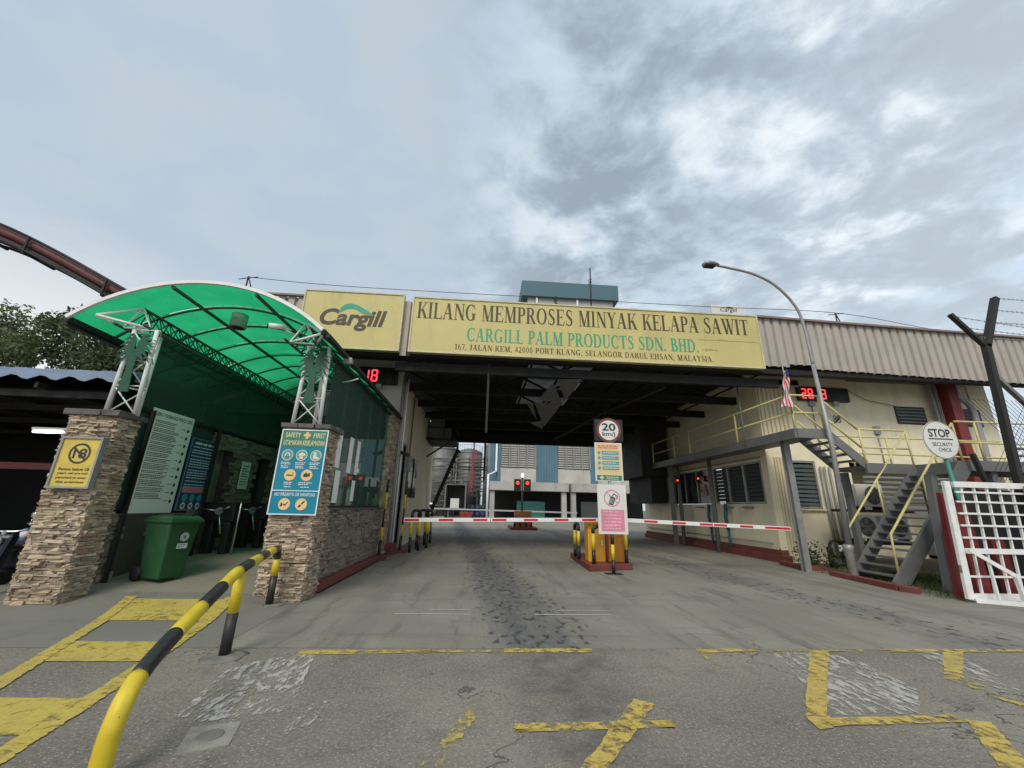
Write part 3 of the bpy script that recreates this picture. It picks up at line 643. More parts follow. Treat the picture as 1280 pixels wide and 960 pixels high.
# ================================================================== STONEWORK
def stone_variant(i):
    m = MB(); j = lambda a: random.uniform(-a, a)
    m.box(-0.5, 0.5, -0.5, 0.5, -0.5, 0.5)
    m.v = [(x + j(.07), y + (j(.32) if y < 0 else 0), z + j(.20)) for x, y, z in m.v]
    me = bpy.data.meshes.new('stone'); me.from_pydata(m.v, [], m.f); me.update(); return me
STV = []
for i in range(14): STV.append(stone_variant(i))
STV2 = [m.copy() for m in STV]
for m in STV: m.materials.append(M_stone)
for m in STV2: m.materials.append(M_stone2)
def stone_faces(parent, faces, rows_h=(0.022, 0.052), lens=(0.06, 0.27), limit=300, dark=False, hole=None):
    """dry-stacked stone on several faces: each face (Board, width, z0(a), z1). Big near ones are parts, the rest one part"""
    cnt = 0; rest = MB(); V_ = STV2 if dark else STV; base = wloc(parent)
    for bd, wdt, z0, z1, asparts in faces:
        z = z0
        while z < z1 - 0.01:
            h = min(random.uniform(*rows_h), z1 - z); a = -random.random() * 0.2
            while a < wdt:
                ln = random.uniform(*lens); a0, a1 = max(a, 0), min(a + ln, wdt); a += ln
                if a1 - a0 < 0.03: continue
                if hole and any(x0 < (a0 + a1) / 2 < x1 and y0 < z + h / 2 < y1 for x0, x1, y0, y1 in hole): continue
                dep = random.choice((0.045, 0.055, 0.065, 0.08)) + random.uniform(-.008, .008)
                c = bd.pt((a0 + a1) / 2, z + h / 2, dep / 2 - 0.02)
                if asparts and cnt < limit:
                    o = bpy.data.objects.new('stone', random.choice(V_)); col.objects.link(o); o.parent = parent
                    o.matrix_local = Matrix.Translation(c - base) @ Matrix((bd.u, -bd.n, bd.w)).transposed().to_4x4() @ Matrix.Diagonal((a1 - a0 - .004, dep, h - .004, 1))
                    cnt += 1
                else:
                    me = random.choice(V_)
                    rest.add([c + bd.u * (v.co.x * (a1 - a0 - .004)) - bd.n * (v.co.y * dep) + bd.w * (v.co.z * (h - .004)) for v in me.vertices], [tuple(p.vertices) for p in me.polygons])
            z += h
    if rest.f: obj('stone_cladding', rest, M_stone2 if dark else M_stone, parent, kind='stuff')
def cap(parent, x0, x1, y0, y1, z):
    n = 3
    for i in range(n):
        for jx in range(2):
            a = x0 + (x1 - x0) * i / n; b = x0 + (x1 - x0) * (i + 1) / n; c = y0 + (y1 - y0) * jx / 2; d = y0 + (y1 - y0) * (jx + 1) / 2
            m = MB(); m.box(a + .004, b - .004, c + .004, d - .004, z, z + 0.09 + random.uniform(-.012, .012)); m.v = [(u + random.uniform(-.012, .012), v + random.uniform(-.012, .012), w) for u, v, w in m.v]
            obj('cap_stone', m, M_cap, parent, bevel=0.01)
def pillar(x0, x1, y0, y1, H, label):
    t = thing('stone_pillar', label, 'pillar', (x0, y0, 0))
    m = MB(); m.box(x0 + .03, x1 - .03, y0 + .03, y1 - .03, -0.05, H); obj('core', m, M_core, t)
    fs = [(Board((x0, y0 + .03, 0), (1, 0, 0)), x1 - x0, -0.02, H, True), (Board((x1 - .03, y0, 0), (0, 1, 0)), y1 - y0, -0.02, H, True),
          (Board((x0 + .03, y1, 0), (0, -1, 0)), y1 - y0, -0.02, H, False), (Board((x1, y1 - .03, 0), (-1, 0, 0)), x1 - x0, -0.02, H, False)]
    stone_faces(t, fs); cap(t, x0 - .08, x1 + .08, y0 - .08, y1 + .08, H); return t
PL = (-6.99, -6.26, 7.15, 7.62); PR = (-3.70, -2.95, 7.68, 8.28)
pillar(*PL, 2.92, 'ledge stone pillar carrying the yellow under 18 sign, at the left')
pillar(*PR, 2.92, 'ledge stone pillar carrying the teal safety poster beside the roadway')
# ---- long low stone wall under the glass, right side of the lobby
t = thing('low_stone_wall', 'low ledge stone wall under green glass along the roadway kerb', 'wall', (-3.2, 8.3, 0))
m = MB(); m.box(-3.36, -3.2, 8.3, 13.6, 0, 1.45); obj('core', m, M_core, t)
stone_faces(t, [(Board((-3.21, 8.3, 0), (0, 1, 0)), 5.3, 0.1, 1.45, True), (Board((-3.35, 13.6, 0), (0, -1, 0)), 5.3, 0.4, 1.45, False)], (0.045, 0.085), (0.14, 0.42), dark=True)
m = MB(); m.box(-3.40, -3.14, 8.3, 13.6, 1.45, 1.49); obj('coping', m, M_cap, t)
# ---- stone pier at the end of the lobby
t = thing('stone_pier', 'tall ledge stone pier between the lobby glass and the white wall', 'pier', (-3.6, 13.7, 0))
m = MB(); m.box(-4.0, -3.2, 13.74, 14.75, 0, 4.75); obj('core', m, M_core, t)
stone_faces(t, [(Board((-3.2, 13.7, 0), (0, 1, 0)), 1.05, 0.05, 4.75, True), (Board((-4.0, 13.74, 0), (1, 0, 0)), 0.8, 0.05, 4.75, False)], (0.06, 0.10), (0.15, 0.42))
# ---- left lobby wall (stone with two doorways, dark glass above)
t = thing('lobby_stone_wall', 'brown ledge stone wall with two doorways behind the turnstiles', 'wall', (-6.7, 8, 0))
m = MB()
for a, b, c, d in ((8.1, 10.35, 0.1, 1.3), (10.35, 10.5, .1, 3.15), (11.25, 12.35, .1, 3.15), (13.2, 14.6, .1, 3.15), (10.5, 11.25, 2.85, 3.15), (12.35, 13.2, 2.85, 3.15)): m.box(-6.9, -6.63, a, b, c, d)
m.box(-7.5, -7.4, 10.3, 14.6, 0.1, 3.0); obj('core', m, M_core, t)
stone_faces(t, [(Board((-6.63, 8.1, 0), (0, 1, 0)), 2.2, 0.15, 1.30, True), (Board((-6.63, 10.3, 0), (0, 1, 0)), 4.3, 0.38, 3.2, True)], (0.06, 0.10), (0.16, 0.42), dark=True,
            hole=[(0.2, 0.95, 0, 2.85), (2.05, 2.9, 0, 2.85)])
m = MB(); m.box(-6.95, -6.90, 10.5, 11.25, 0.4, 2.85); obj('door', m, paint('door_tan', (0.28, 0.24, 0.17), 0.6), t)
m = MB(); m.box(-6.95, -6.90, 12.35, 13.2, 0.4, 2.85); obj('door', m, M_dark, t)
m = MB(); bd = Board((-6.55, 11.55, 1.9), (0, 1, 0)); bd.slab(m, 0, 0.42, 0, 0.72, 0, 0.012)
o = obj('paper_notice', m, M_pale); tag(o, 'small pale notice taped to stone between the two doorways', 'notice')
m = MB(); textlines(bd, m, .05, .37, .62, 8, .07, .02, .015); obj('print', m, M_ink, o)
# end wall of the lobby
t = thing('lobby_end_wall', 'dark stone wall closing the far end of the green canopy lobby', 'wall', (-5.5, 14.6, 0))
m = MB(); m.box(-6.6, -4.05, 14.62, 14.8, 0.3, 4.6); obj('core', m, M_core, t)
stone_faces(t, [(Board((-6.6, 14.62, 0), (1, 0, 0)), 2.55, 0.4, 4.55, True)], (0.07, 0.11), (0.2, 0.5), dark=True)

# ================================================================== GLASS SCREENS
def glass_screen(label, x, y0, y1, z0, z1, n, mat, slope=0.0, back=None):
    t = thing('glass_screen', label, 'glass screen', (x, y0, z0))
    for i in range(n):
        a = y0 + (y1 - y0) * i / n + .006; b = y0 + (y1 - y0) * (i + 1) / n - .006
        m = MB(); m.box(x - .006, x + .006, a, b, z0, z1); obj('pane', m, mat, t)
        if i: m = MB(); m.box(x - .05, x - .012, a - .012, a, z0, z1); obj('glass_fin', m, mat, t)
    m = MB(); m.box(x - .04, x + .04, y0, y1, z1 + .002, z1 + .07); obj('head_rail', m, M_dark, t)
    m = MB(); m.box(x - .03, x + .03, y0, y1, z0 - .05, z0 - .002); obj('base_rail', m, M_dark, t); return t
glass_screen('tall green tinted glass panes above the low roadway stone wall', -3.27, 8.32, 13.62, 1.55, 4.5, 5, M_grn_glass)
glass_screen('dark green glass panes above the left lobby wall and notice boards', -6.66, 7.9, 14.5, 3.30, 4.78, 4, M_dkglass)
glass_screen('dark green glass behind the big pale notice board', -6.68, 7.9, 10.3, 1.40, 3.22, 2, M_dkglass)
m = MB(); m.beam((-6.50, 8.17, 0.15), (-6.50, 8.17, 3.25), .055, .055); o = obj('steel_post', m, M_blk); tag(o, 'black steel post standing just behind the left stone pillar', 'post')
m = MB(); m.beam((-6.50, 10.25, 0.38), (-6.50, 10.25, 3.3), .07, .07); o = obj('steel_post', m, M_blk); tag(o, 'black steel post behind the blue notice board and the bin', 'post')
# papers stuck inside the office glass, counter and cabinet behind it
t = thing('office_counter', 'yellow and grey reception counter seen behind the roadway glass', 'counter', (-3.9, 9.6, 0.42))
m = MB(); m.box(-4.5, -3.75, 9.3, 13.2, 0.42, 1.35); obj('desk', m, paint('desk_grey', (0.2, 0.2, 0.2), 0.5), t)
m = MB(); m.box(-3.9, -3.6, 11.0, 11.6, 1.5, 1.95); obj('yellow_panel', m, M_yel, t)
for i, (y, z, w, h, lb) in enumerate(((9.15, 2.35, .30, .85, 'tall pale paper sheet stuck highest and nearest behind the roadway glass'), (10.0, 2.3, .28, .85, 'pale paper sheet beside the red sticker on the roadway glass'), (10.6, 2.3, .26, .85, 'narrow pale paper sheet farthest along the top row on the glass'), (9.3, 1.6, .32, .7, 'pale paper sheet low down nearest the safety poster pillar'), (10.55, 1.65, .25, .5, 'short pale paper sheet low down above the yellow panel'))):
    m = MB(); bd = Board((-3.262, y, z), (0, 1, 0)); bd.slab(m, 0, w, 0, h, 0, .004); o = obj('paper_sheet', m, M_pale); tag(o, lb, 'paper', 'papers stuck behind the glass')
m = MB(); m.box(-3.262, -3.256, 10.0, 10.12, 2.05, 2.15); o = obj('red_sticker', m, M_red); tag(o, 'small red sticker on the roadway glass between the pale papers', 'sticker')

# ================================================================== VAULTED GREEN CANOPY
CX0, CX1, CY0, CY1, EZ, RISE = -7.64, -3.12, 7.15, 14.55, 4.68, 0.86
def vz(x): 
    c = CX1 - CX0; Rr = (c * c / 4 + RISE * RISE) / (2 * RISE); xm = (CX0 + CX1) / 2
    return EZ + RISE - Rr + math.sqrt(Rr * Rr - (x - xm) ** 2)
can = thing('vaulted_canopy', 'curved green translucent canopy over the pedestrian turnstile entrance', 'canopy', ((CX0 + CX1) / 2, CY0, EZ))
NX = 24; arcx = [CX0 + (CX1 - CX0) * i / NX for i in range(NX + 1)]
ribs = [CY0 + (CY1 - CY0) * k / 8 for k in range(9)]
for k in range(8):
    m = MB(); y0, y1 = ribs[k] + .01, ribs[k + 1] - .01
    for i in range(NX):
        a, b = arcx[i], arcx[i + 1]; m.add([(a, y0, vz(a) + .02), (b, y0, vz(b) + .02), (b, y1, vz(b) + .02), (a, y1, vz(a) + .02)], [(0, 1, 2, 3)], True)
    obj('roof_sheet', m, M_canopy, can)
M_rib = paint('rib_green_grey', (0.05, 0.085, 0.07), 0.5, 0.2, 0.3)
for k, y in enumerate(ribs):
    m = MB()
    if k == 0:
        for i in range(NX): m.beam((arcx[i], y - .02, vz(arcx[i]) + .02), (arcx[i + 1], y - .02, vz(arcx[i + 1]) + .02), .05, .065)
        obj('front_arch', m, M_wht, can)
    else:
        m.tube([(x, y, vz(x) - .03) for x in arcx], .022, 6); obj('rib', m, M_rib, can)
for fx in (0.36, 0.70):
    x = CX0 + (CX1 - CX0) * fx; m = MB(); m.tube([(x, CY0, vz(x) - .05), (x, CY1, vz(x) - .05)], .035, 6); obj('purlin', m, M_rib, can)
def lattice_girder(xc, ztop, parent):
    """triangular lattice girder along Y: one top chord, two bottom chords, zigzag web"""
    y0, y1 = CY0 + .06, CY1; zt, zb = ztop, ztop - .42; wx = .26
    n = 26
    top = MB(); top.tube([(xc, y0 + .3, zt), (xc, y1, zt)], .026, 6)
    near = MB(); near.tube([(xc - wx, y0 + .1, zb), (xc - wx, y1, zb)], .026, 6); near2 = MB(); near2.tube([(xc + wx, y0 + .1, zb), (xc + wx, y1, zb)], .026, 6)
    g_ = thing_part('girder', parent, (xc, y0, zb))
    obj('chord', top, M_rib, g_); obj('chord', near, M_rib, g_); obj('chord', near2, M_rib, g_)
    w = MB()
    for i in range(n):
        a = y0 + .3 + (y1 - y0 - .3) * i / n; b = y0 + .3 + (y1 - y0 - .3) * (i + .5) / n; c = y0 + .3 + (y1 - y0 - .3) * (i + 1) / n
        for s in (-1, 1):
            w.tube([(xc + s * wx, a, zb), (xc, b, zt)], .012, 5); w.tube([(xc, b, zt), (xc + s * wx, c, zb)], .012, 5)
        w.tube([(xc - wx, a, zb), (xc + wx, b, zb)], .010, 5)
    obj('web_bars', w, M_rib, g_)
    e = MB(); tip = (xc - wx * 1.9 if xc < -5 else xc + .5, y0 - .02, zb + .10)
    for p in ((xc, y0 + .3, zt), (xc - wx, y0 + .3, zb), (xc + wx, y0 + .3, zb)): e.tube([tip, p], .024, 6)
    e.tube([(xc, y0 + .3, zt), (xc - wx, y0 + .3, zb), (xc + wx, y0 + .3, zb), (xc, y0 + .3, zt)], .024, 6)
    obj('end_bracket', e, M_wht, g_)
def thing_part(name, parent, loc):
    o = bpy.data.objects.new(name, None); col.objects.link(o); o.parent = parent; o.location = Vector(loc) - wloc(parent); return o
lattice_girder(-6.72, 5.12, can); lattice_girder(-3.62, 4.98, can)
for xx_, nm in ((CX0, 'left'), (CX1, 'right')):
    m = MB(); m.beam((xx_, CY0, EZ), (xx_, CY1, EZ), .07, .10); m.beam((xx_ + (-.06 if nm == 'left' else .07), CY0 + .05, EZ - .06), (xx_ + (-.06 if nm == 'left' else .07), CY1, EZ - .10), .10, .07); obj('gutter', m, M_dark, can)
# truss columns with palm emblems
def truss_column(x, y, z0, z1, label, name='truss_column'):
    t = thing(name, label, 'truss column', (x, y, z0))
    hw = .25; cs = [(x - hw, y - .14), (x + hw, y - .14), (x, y + .22)]; cs2 = [(x - hw * .8, y - .14), (x + hw * .8, y - .14), (x, y + .22)]
    for (a, b), (c, d) in zip(cs, cs2): m = MB(); m.tube([(a, b, z0), (c, d, z1)], .036, 10); obj('upright', m, M_wht, t)
    m = MB(); n = 3; dz_ = (z1 - z0) / n
    for i in range(n):
        za, zb = z0 + dz_ * i + .03, z0 + dz_ * (i + 1)
        for p, q_ in ((0, 1), (1, 2), (2, 0)):
            m.tube([(*cs[p], za), (*cs[q_], zb)] if (i + p) % 2 else [(*cs[p], zb), (*cs[q_], za)], .013, 6); m.tube([(*cs[p], zb), (*cs[q_], zb)], .013, 6)
    obj('lacing', m, M_wht, t)
    e = MB(); yy = y - .24; zb, zt = z0 + .42, z1 - .42; bd = Board((x, yy, 0), (1, 0, 0))
    trunk = [(-.10, zb), (.10, zb), (.06, (zb + zt) / 2), (.075, zt), (-.075, zt), (-.06, (zb + zt) / 2)]
    e.prism([bd.pt(a, b, 0) for a, b in trunk], (0, .02, 0))
    k = 0
    for s in (-1, 1):
        for i in range(6):
            h0 = zt - .10 + i * .035; an = R(-52 + i * 23); ln = .31 - .012 * i; px_, pz_ = s * .02, h0; k += 1
            pts = []
            for q_ in range(6):
                u = q_ / 5; dx_ = ln * u * math.cos(an * .8); dz2 = ln * u * math.sin(an) + .09 * math.sin(math.pi * u) - .05 * u * u
                pts.append((px_ + s * dx_, pz_ + dz2, .048 * (1 - u * u) + .004))
            up = [(a, b + w) for a, b, w in pts]; dn = [(a, b - w) for a, b, w in reversed(pts)]
            pp = up + dn
            if s < 0: pp = pp[::-1]
            e.prism([bd.pt(a, b, .001 * k) for a, b in pp][::-1], (0, .015, 0))
    obj('palm_emblem', e, M_palm, t)
    # slats holding the emblem, short white dashes either side
    sl_ = MB()
    for i in range(7):
        z = zt - .16 + i * .062
        for s in (-1, 1): sl_.box(x + s * .24 - .03, x + s * .24 + .035, y - .185, y - .165, z, z + .016)
    obj('emblem_clips', sl_, M_wht, t); return t
truss_column(-6.52, 7.62, 3.0, 4.66, 'white tube truss column with green palm emblem on the left pillar')
truss_column(-3.42, 7.95, 3.0, 4.62, 'white tube truss column with green palm emblem above the safety poster')
def canlamp(x, y, label):
    t = thing('canopy_lamp', label, 'lamp', (x, y, vz(x) - .4), 'lamps under the green canopy')
    m = MB(); m.lathe((x, y, vz(x) - .36), [(.15, 0), (.16, .02), (.16, .30), (.05, .33)], 20); obj('lamp_shade', m, paint('lamp_grey', (0.34, 0.42, 0.34), 0.5), t)
    m = MB(); m.lathe((x, y, vz(x) - .37), [(.12, 0), (.12, .012)], 16); obj('lens', m, M_dark, t)
canlamp(-5.45, 8.35, 'round grey lamp hanging under the canopy, the one nearer the front'); canlamp(-4.80, 11.1, 'round grey lamp under the canopy farther back, near the right truss')
# security camera on bracket
t = thing('security_camera', 'white bullet security camera on the right canopy truss', 'security camera', (-4.1, 7.6, 4.85))
m = MB(); m.tube([(-4.28, 7.42, 4.86), (-4.02, 7.55, 4.90)], .055, 12); obj('camera_body', m, M_wht, t, bevel=0)
m = MB(); m.tube([(-4.30, 7.41, 4.857), (-4.275, 7.425, 4.861)], .045, 12); obj('lens', m, M_blk, t)
m = MB(); m.tube([(-4.05, 7.55, 4.86), (-3.85, 7.66, 4.78)], .018, 8); obj('bracket', m, M_wht, t)
t = thing('floodlight', 'small square floodlight on the canopy gutter corner above the glass', 'floodlight', (-2.95, 8.9, 4.3))
m = MB(); m.box(-3.10, -2.92, 8.3, 8.36, 4.46, 4.60); m.box(-3.10, -2.92, 8.37, 8.42, 4.48, 4.58); obj('housing', m, M_galv, t, bevel=.01)
m = MB(); m.tube([(-3.15, 8.6, 4.12), (-2.92, 8.45, 4.12), (-2.76, 8.4, 4.16)], .014, 6); obj('bracket', m, M_wht, t)

# ================================================================== SIGNS AND NOTICES (left)
t = thing('age_limit_sign', 'framed yellow under 18 sign fixed to the left stone pillar', 'sign', (-6.6, 7.1, 1.7))
bd = Board((-6.85, 7.06, 1.75), (1, 0, 0)); m = MB(); bd.slab(m, 0, .58, 0, .76, -.05, .02); obj('sign_board', m, M_ysign, t)
m = MB()
for a, b, c, d in ((-.03, .61, -.03, 0), (-.03, .61, .76, .79), (-.03, 0, 0.001, .759), (.58, .61, 0.001, .759)): bd.slab(m, a, b, c, d, -.05, .045)
obj('frame', m, M_galv, t)
m = MB(); bd.ring(m, .30, .52, .135, .165, .024); bd.line(m, .19, .62, .41, .42, .03, .026); obj('prohibition_symbol', m, M_ink, t)
sans(bd, '18', .20, .41, .44, .60, .023, M_ink, t, bold=.02)
for i, s in enumerate(('Person below 18', 'years old are not', 'permitted to enter', 'this premises')): sans(bd, s, .06 + .02 * (i == 3), .52 - .02 * (i == 3), .245 - i * .068, .292 - i * .068, .023, M_ink, t, bold=.02)
t = thing('safety_poster', 'teal safety first poster with pictograms on the right stone pillar', 'poster', (-3.3, 7.5, 1.4))
bd = Board((-3.71, 7.585, 1.38), (1, 0, 0)); PW, PH = .83, 1.50
m = MB(); bd.slab(m, 0, PW, 0, PH, -.03, 0); obj('backing', m, M_teal, t)
m = MB()
for a, b, c, d in ((0, PW, 0, .02), (0, PW, PH - .02, PH), (0, .02, .021, PH - .021), (PW - .02, PW, .021, PH - .021), (.021, PW - .021, .40, .415)): bd.slab(m, a, b, c, d, .001, .014)
obj('frame', m, M_inkw, t)
m = MB(); bd.rect(m, .02, PW - .02, 1.18, PH - .02, .004); obj('green_header', m, M_pgreen, t)
sans(bd, 'SAFETY', .07, .34, 1.35, 1.44, .008, M_inkc, t, bold=.01); sans(bd, 'FIRST', .57, .78, 1.35, 1.44, .008, M_inkc, t, bold=.01)
m = MB(); bd.rect(m, .43, .475, 1.33, 1.46, .008); bd.rect(m, .39, .515, 1.375, 1.42, .010); obj('cross_symbol', m, M_peach, t)
sans(bd, 'UTAMAKAN KESELAMATAN', .06, .78, 1.21, 1.30, .008, M_inkc, t, bold=.01)
sans(bd, 'NO FIREARMS OR WEAPONS', .07, .76, .315, .375, .008, M_inkw, t, bold=.01)
for i, a in enumerate((.165, .415, .665)):
    m = MB(); bd.disc(m, a, 1.03, .100, .006); obj('pictogram', m, M_cyan, t)
    m = MB(); bd.ring(m, a, 1.03, .088, .100, .008)
    if i == 0: bd.ring(m, a, 1.03, .03, .05, .010, 12); bd.rect(m, a - .05, a + .05, .985, 1.01, .010)
    elif i == 1: bd.poly(m, [(a - .06, 1.02), (a + .065, 1.02), (a + .05, 1.06), (a, 1.085), (a - .045, 1.06)], .010); bd.rect(m, a - .03, a + .03, .965, 1.012, .010)
    else: bd.poly(m, [(a - .04, .965), (a + .06, .965), (a + .055, 1.0), (a + .01, 1.01), (a + .005, 1.09), (a - .045, 1.09)], .010)
    obj('symbol', m, M_inkc, t)
    m = MB(); textlines(bd, m, a - .09, a + .09, .905, 2, .028, .013, .006, .2); textlines(bd, m, a - .08, a + .08, .84, 2, .028, .013, .006, .3); obj('print', m, M_inkw, t)
for a, b in ((.27, .68), (.56, .68), (.26, .18), (.55, .18)):
    kx = (a > .4) + 2 * (b < .4)
    m = MB(); bd.disc(m, a, b, .100, .006); obj('pictogram', m, M_peach, t)
    m = MB()
    if kx == 0: bd.rect(m, a - .06, a + .03, b - .015, b + .005, .010); bd.rect(m, a + .035, a + .055, b - .015, b + .005, .010); bd.line(m, a + .04, b + .02, a + .055, b + .05, .008, .011)
    elif kx == 1: bd.rect(m, a - .055, a + .02, b - .03, b + .025, .010); bd.rect(m, a + .025, a + .055, b - .02, b + .04, .010); bd.rect(m, a - .03, a, b + .026, b + .045, .011)
    elif kx == 2: bd.poly(m, [(a - .065, b - .04), (a - .03, b - .04), (a - .03, b + .01), (a - .055, b + .03)], .010); bd.line(m, a - .02, b, a + .03, b - .02, .018, .011); bd.line(m, a + .01, b - .02, a + .06, b + .035, .012, .012)
    else: bd.line(m, a - .045, b - .045, a - .005, b - .01, .03, .010); bd.line(m, a + .005, b + .005, a + .05, b + .06, .022, .011)
    obj('symbol', m, M_ink, t)
m = MB(); textlines(bd, m, .19, .35, .555, 2, .03, .014, .006); textlines(bd, m, .44, .70, .555, 2, .03, .014, .006); textlines(bd, m, .2, .34, .48, 1, .03, .014, .006); textlines(bd, m, .48, .66, .48, 1, .03, .014, .006); obj('print', m, M_inkw, t)
t = thing('notice_board', 'big pale green notice board of printed rules above the green bin', 'notice board', (-6.6, 8.3, 1.3))
bd = Board((-6.58, 8.27, 1.32), (0, 1, 0)); m = MB(); bd.slab(m, 0, 1.16, 0, 2.02, -.03, 0); obj('panel', m, M_pale, t, bevel=.004)
sans(bd, 'ZERO TOLERANCE POLICY LISTS', .06, 1.10, 1.88, 1.95, .004, M_ink, t, bold=.015)
m = MB(); b = 1.80
for blk in (2, 2, 3, 5, 2, 4, 3, 3, 4, 2, 3, 4, 3, 4): 
    textlines(bd, m, .10, .80, b, blk, .031, .0135, .004, .25); b -= blk * .031 + .014
obj('print', m, M_ink, t)
m = MB()
for i in range(10):
    y = 1.72 - i * .165; bd.rect(m, .84, .92, y, y + .008, .004); bd.poly(m, [(.92, y - .012), (.95, y + .004), (.92, y + .02)], .004)
    bd.poly(m, [(1.0, y - .03), (1.05, y - .04), (1.08, y), (1.04, y + .04), (1.01, y + .02)], .004)
obj('arrow_symbols', m, M_ink, t)
t = thing('notice_board', 'narrow navy blue notice board with white print beside the pale one', 'notice board', (-6.6, 9.5, 1.3))
bd = Board((-6.57, 9.50, 1.36), (0, 1, 0)); m = MB(); bd.slab(m, 0, .92, 0, 1.58, -.03, 0); obj('panel', m, M_navy, t)
m = MB()
for a, b, c, d in ((0, .92, 0, .02), (0, .92, 1.56, 1.58), (0, .02, .021, 1.559), (.90, .92, .021, 1.559)): bd.slab(m, a, b, c, d, .001, .012)
obj('frame', m, M_galv, t)
m = MB(); textlines(bd, m, .12, .80, 1.50, 1, .1, .05, .004, .02); b = 1.40
for blk in (1, 2, 1, 4, 4, 1, 2): textlines(bd, m, .08, .84, b, blk, .055, .022, .004, .15); b -= blk * .055 + .02
obj('print', m, M_inkw, t)
m = MB(); bd.rect(m, .06, .86, .38, .50, .006); obj('red_band', m, M_pink, t)
for i in range(3):
    m = MB(); bd.disc(m, .2 + i * .24, .27, .085, .005); obj('pictogram', m, M_cyan, t)
    m = MB(); bd.disc(m, .2 + i * .24, .10, .075, .005); obj('pictogram', m, M_inkw, t); m = MB(); bd.disc(m, .2 + i * .24, .10, .04, .007, 12); obj('symbol', m, M_inkr, t)
# ---- wheelie bin
bx_, by_, bz_ = -5.72, 8.35, 0.20
t = thing('wheelie_bin', 'green wheelie bin with a round white badge below the notice boards', 'bin', (bx_, by_, bz_))
def frustum(m, x, y, w0, d0, z0, w1, d1, z1, sx=0, sy=0):
    m.add([(x - w0, y - d0, z0), (x + w0, y - d0, z0), (x + w0, y + d0, z0), (x - w0, y + d0, z0), (x + sx - w1, y + sy - d1, z1), (x + sx + w1, y + sy - d1, z1), (x + sx + w1, y + sy + d1, z1), (x + sx - w1, y + sy + d1, z1)],
          [(0, 3, 2, 1), (4, 5, 6, 7), (0, 1, 5, 4), (1, 2, 6, 5), (2, 3, 7, 6), (3, 0, 4, 7)])
m = MB(); frustum(m, 0, 0, .20, .24, .04, .275, .33, 1.0); body = m
def rotz(m, x, y, z, a):
    c, s = math.cos(R(a)), math.sin(R(a)); m.v = [(x + u * c - v * s, y + u * s + v * c, z + w) for u, v, w in m.v]; return m
BA = 68
obj('body', rotz(body, bx_, by_, bz_, BA), M_bin, t, bevel=.03)
m = MB(); m.box(-.30, .30, -.365, .36, .98, 1.04); frustum(m, 0, -.01, .29, .35, 1.041, .24, .28, 1.10); obj('lid', rotz(m, bx_, by_, bz_, BA), M_bin, t, bevel=.015)
m = MB(); m.tube([(-.24, .38, 1.0), (-.24, .46, 1.03), (.24, .46, 1.03), (.24, .38, 1.0)], .018, 8); obj('handle', rotz(m, bx_, by_, bz_, BA), M_bin, t)
for s in (-1, 1): m = MB(); m.lathe((s * .22, .31, .12), [(.04, -.03), (.12, -.03), (.12, .03), (.04, .03)], 18, 'x'); obj('wheel', rotz(m, bx_, by_, bz_, BA), M_rub, t)
bdv = rotz(MB().add([(0, -.262, .52), (1, -.262, .52)], []), 0, 0, 0, BA).v
ub = Vector(bdv[1]) - Vector(bdv[0]); n0 = ub.cross(Vector((0, 0, 1)))
wb = (Vector((0, 0, 1)) * .88 + n0 * .09).normalized()
cb = Vector((bx_, by_, bz_ + .74)) + n0 * .316 + ub * .03
bd = Board(cb, ub, wb); m = MB(); bd.disc(m, 0, 0, .075, 0.008); bd.rect(m, -.09, .09, -.20, -.11, 0.008); obj('badge', m, M_inkw, t)
m = MB(); bd.ring(m, 0, 0, .05, .062, .010); bd.rect(m, -.03, .03, -.03, .03, .010); textlines(bd, m, -.08, .08, -.125, 2, .035, .015, .010); obj('badge_print', m, M_pgreen, t)
# ---- turnstiles
def turnstile(y, label):
    z = pathz(-6, y); t = thing('turnstile', label, 'turnstile', (-6.2, y, z), 'tripod turnstiles at the pedestrian entrance')
    m = MB(); m.box(-6.58, -5.86, y, y + .26, z + .72, z + 1.12); m.box(-6.50, -6.30, y + .02, y + .24, z, z + .718); m.box(-6.08, -5.92, y + .02, y + .24, z, z + .718); obj('cabinet', m, M_blk, t, bevel=.02)
    m = MB(); m.box(-6.60, -5.84, y - .02, y + .28, z + 1.122, z + 1.15); obj('top_plate', m, M_dark, t, bevel=.008)
    hub = Vector((-6.2, y - .03, z + .95)); m = MB(); m.lathe((hub.x, hub.y, hub.z), [(.08, -.03), (.09, 0), (.09, .03)], 16, 'y'); obj('hub', m, M_galv, t)
    for e in ((.16, -.05, -.50), (-.36, -.10, .05), (.30, -.16, .10)): m = MB(); m.tube([hub, hub + Vector(e)], .019, 8); obj('tripod_arm', m, M_chrome, t)
    m = MB(); m.tube([(-5.75, y, z), (-5.75, y, z + 1.12), (-5.80, y + .06, z + 1.17)], .024, 8); obj('guide_post', m, M_chrome, t)
turnstile(10.46, 'black tripod turnstile nearest the blue notice board'); turnstile(11.9, 'second black tripod turnstile, closest to the safety poster pillar')

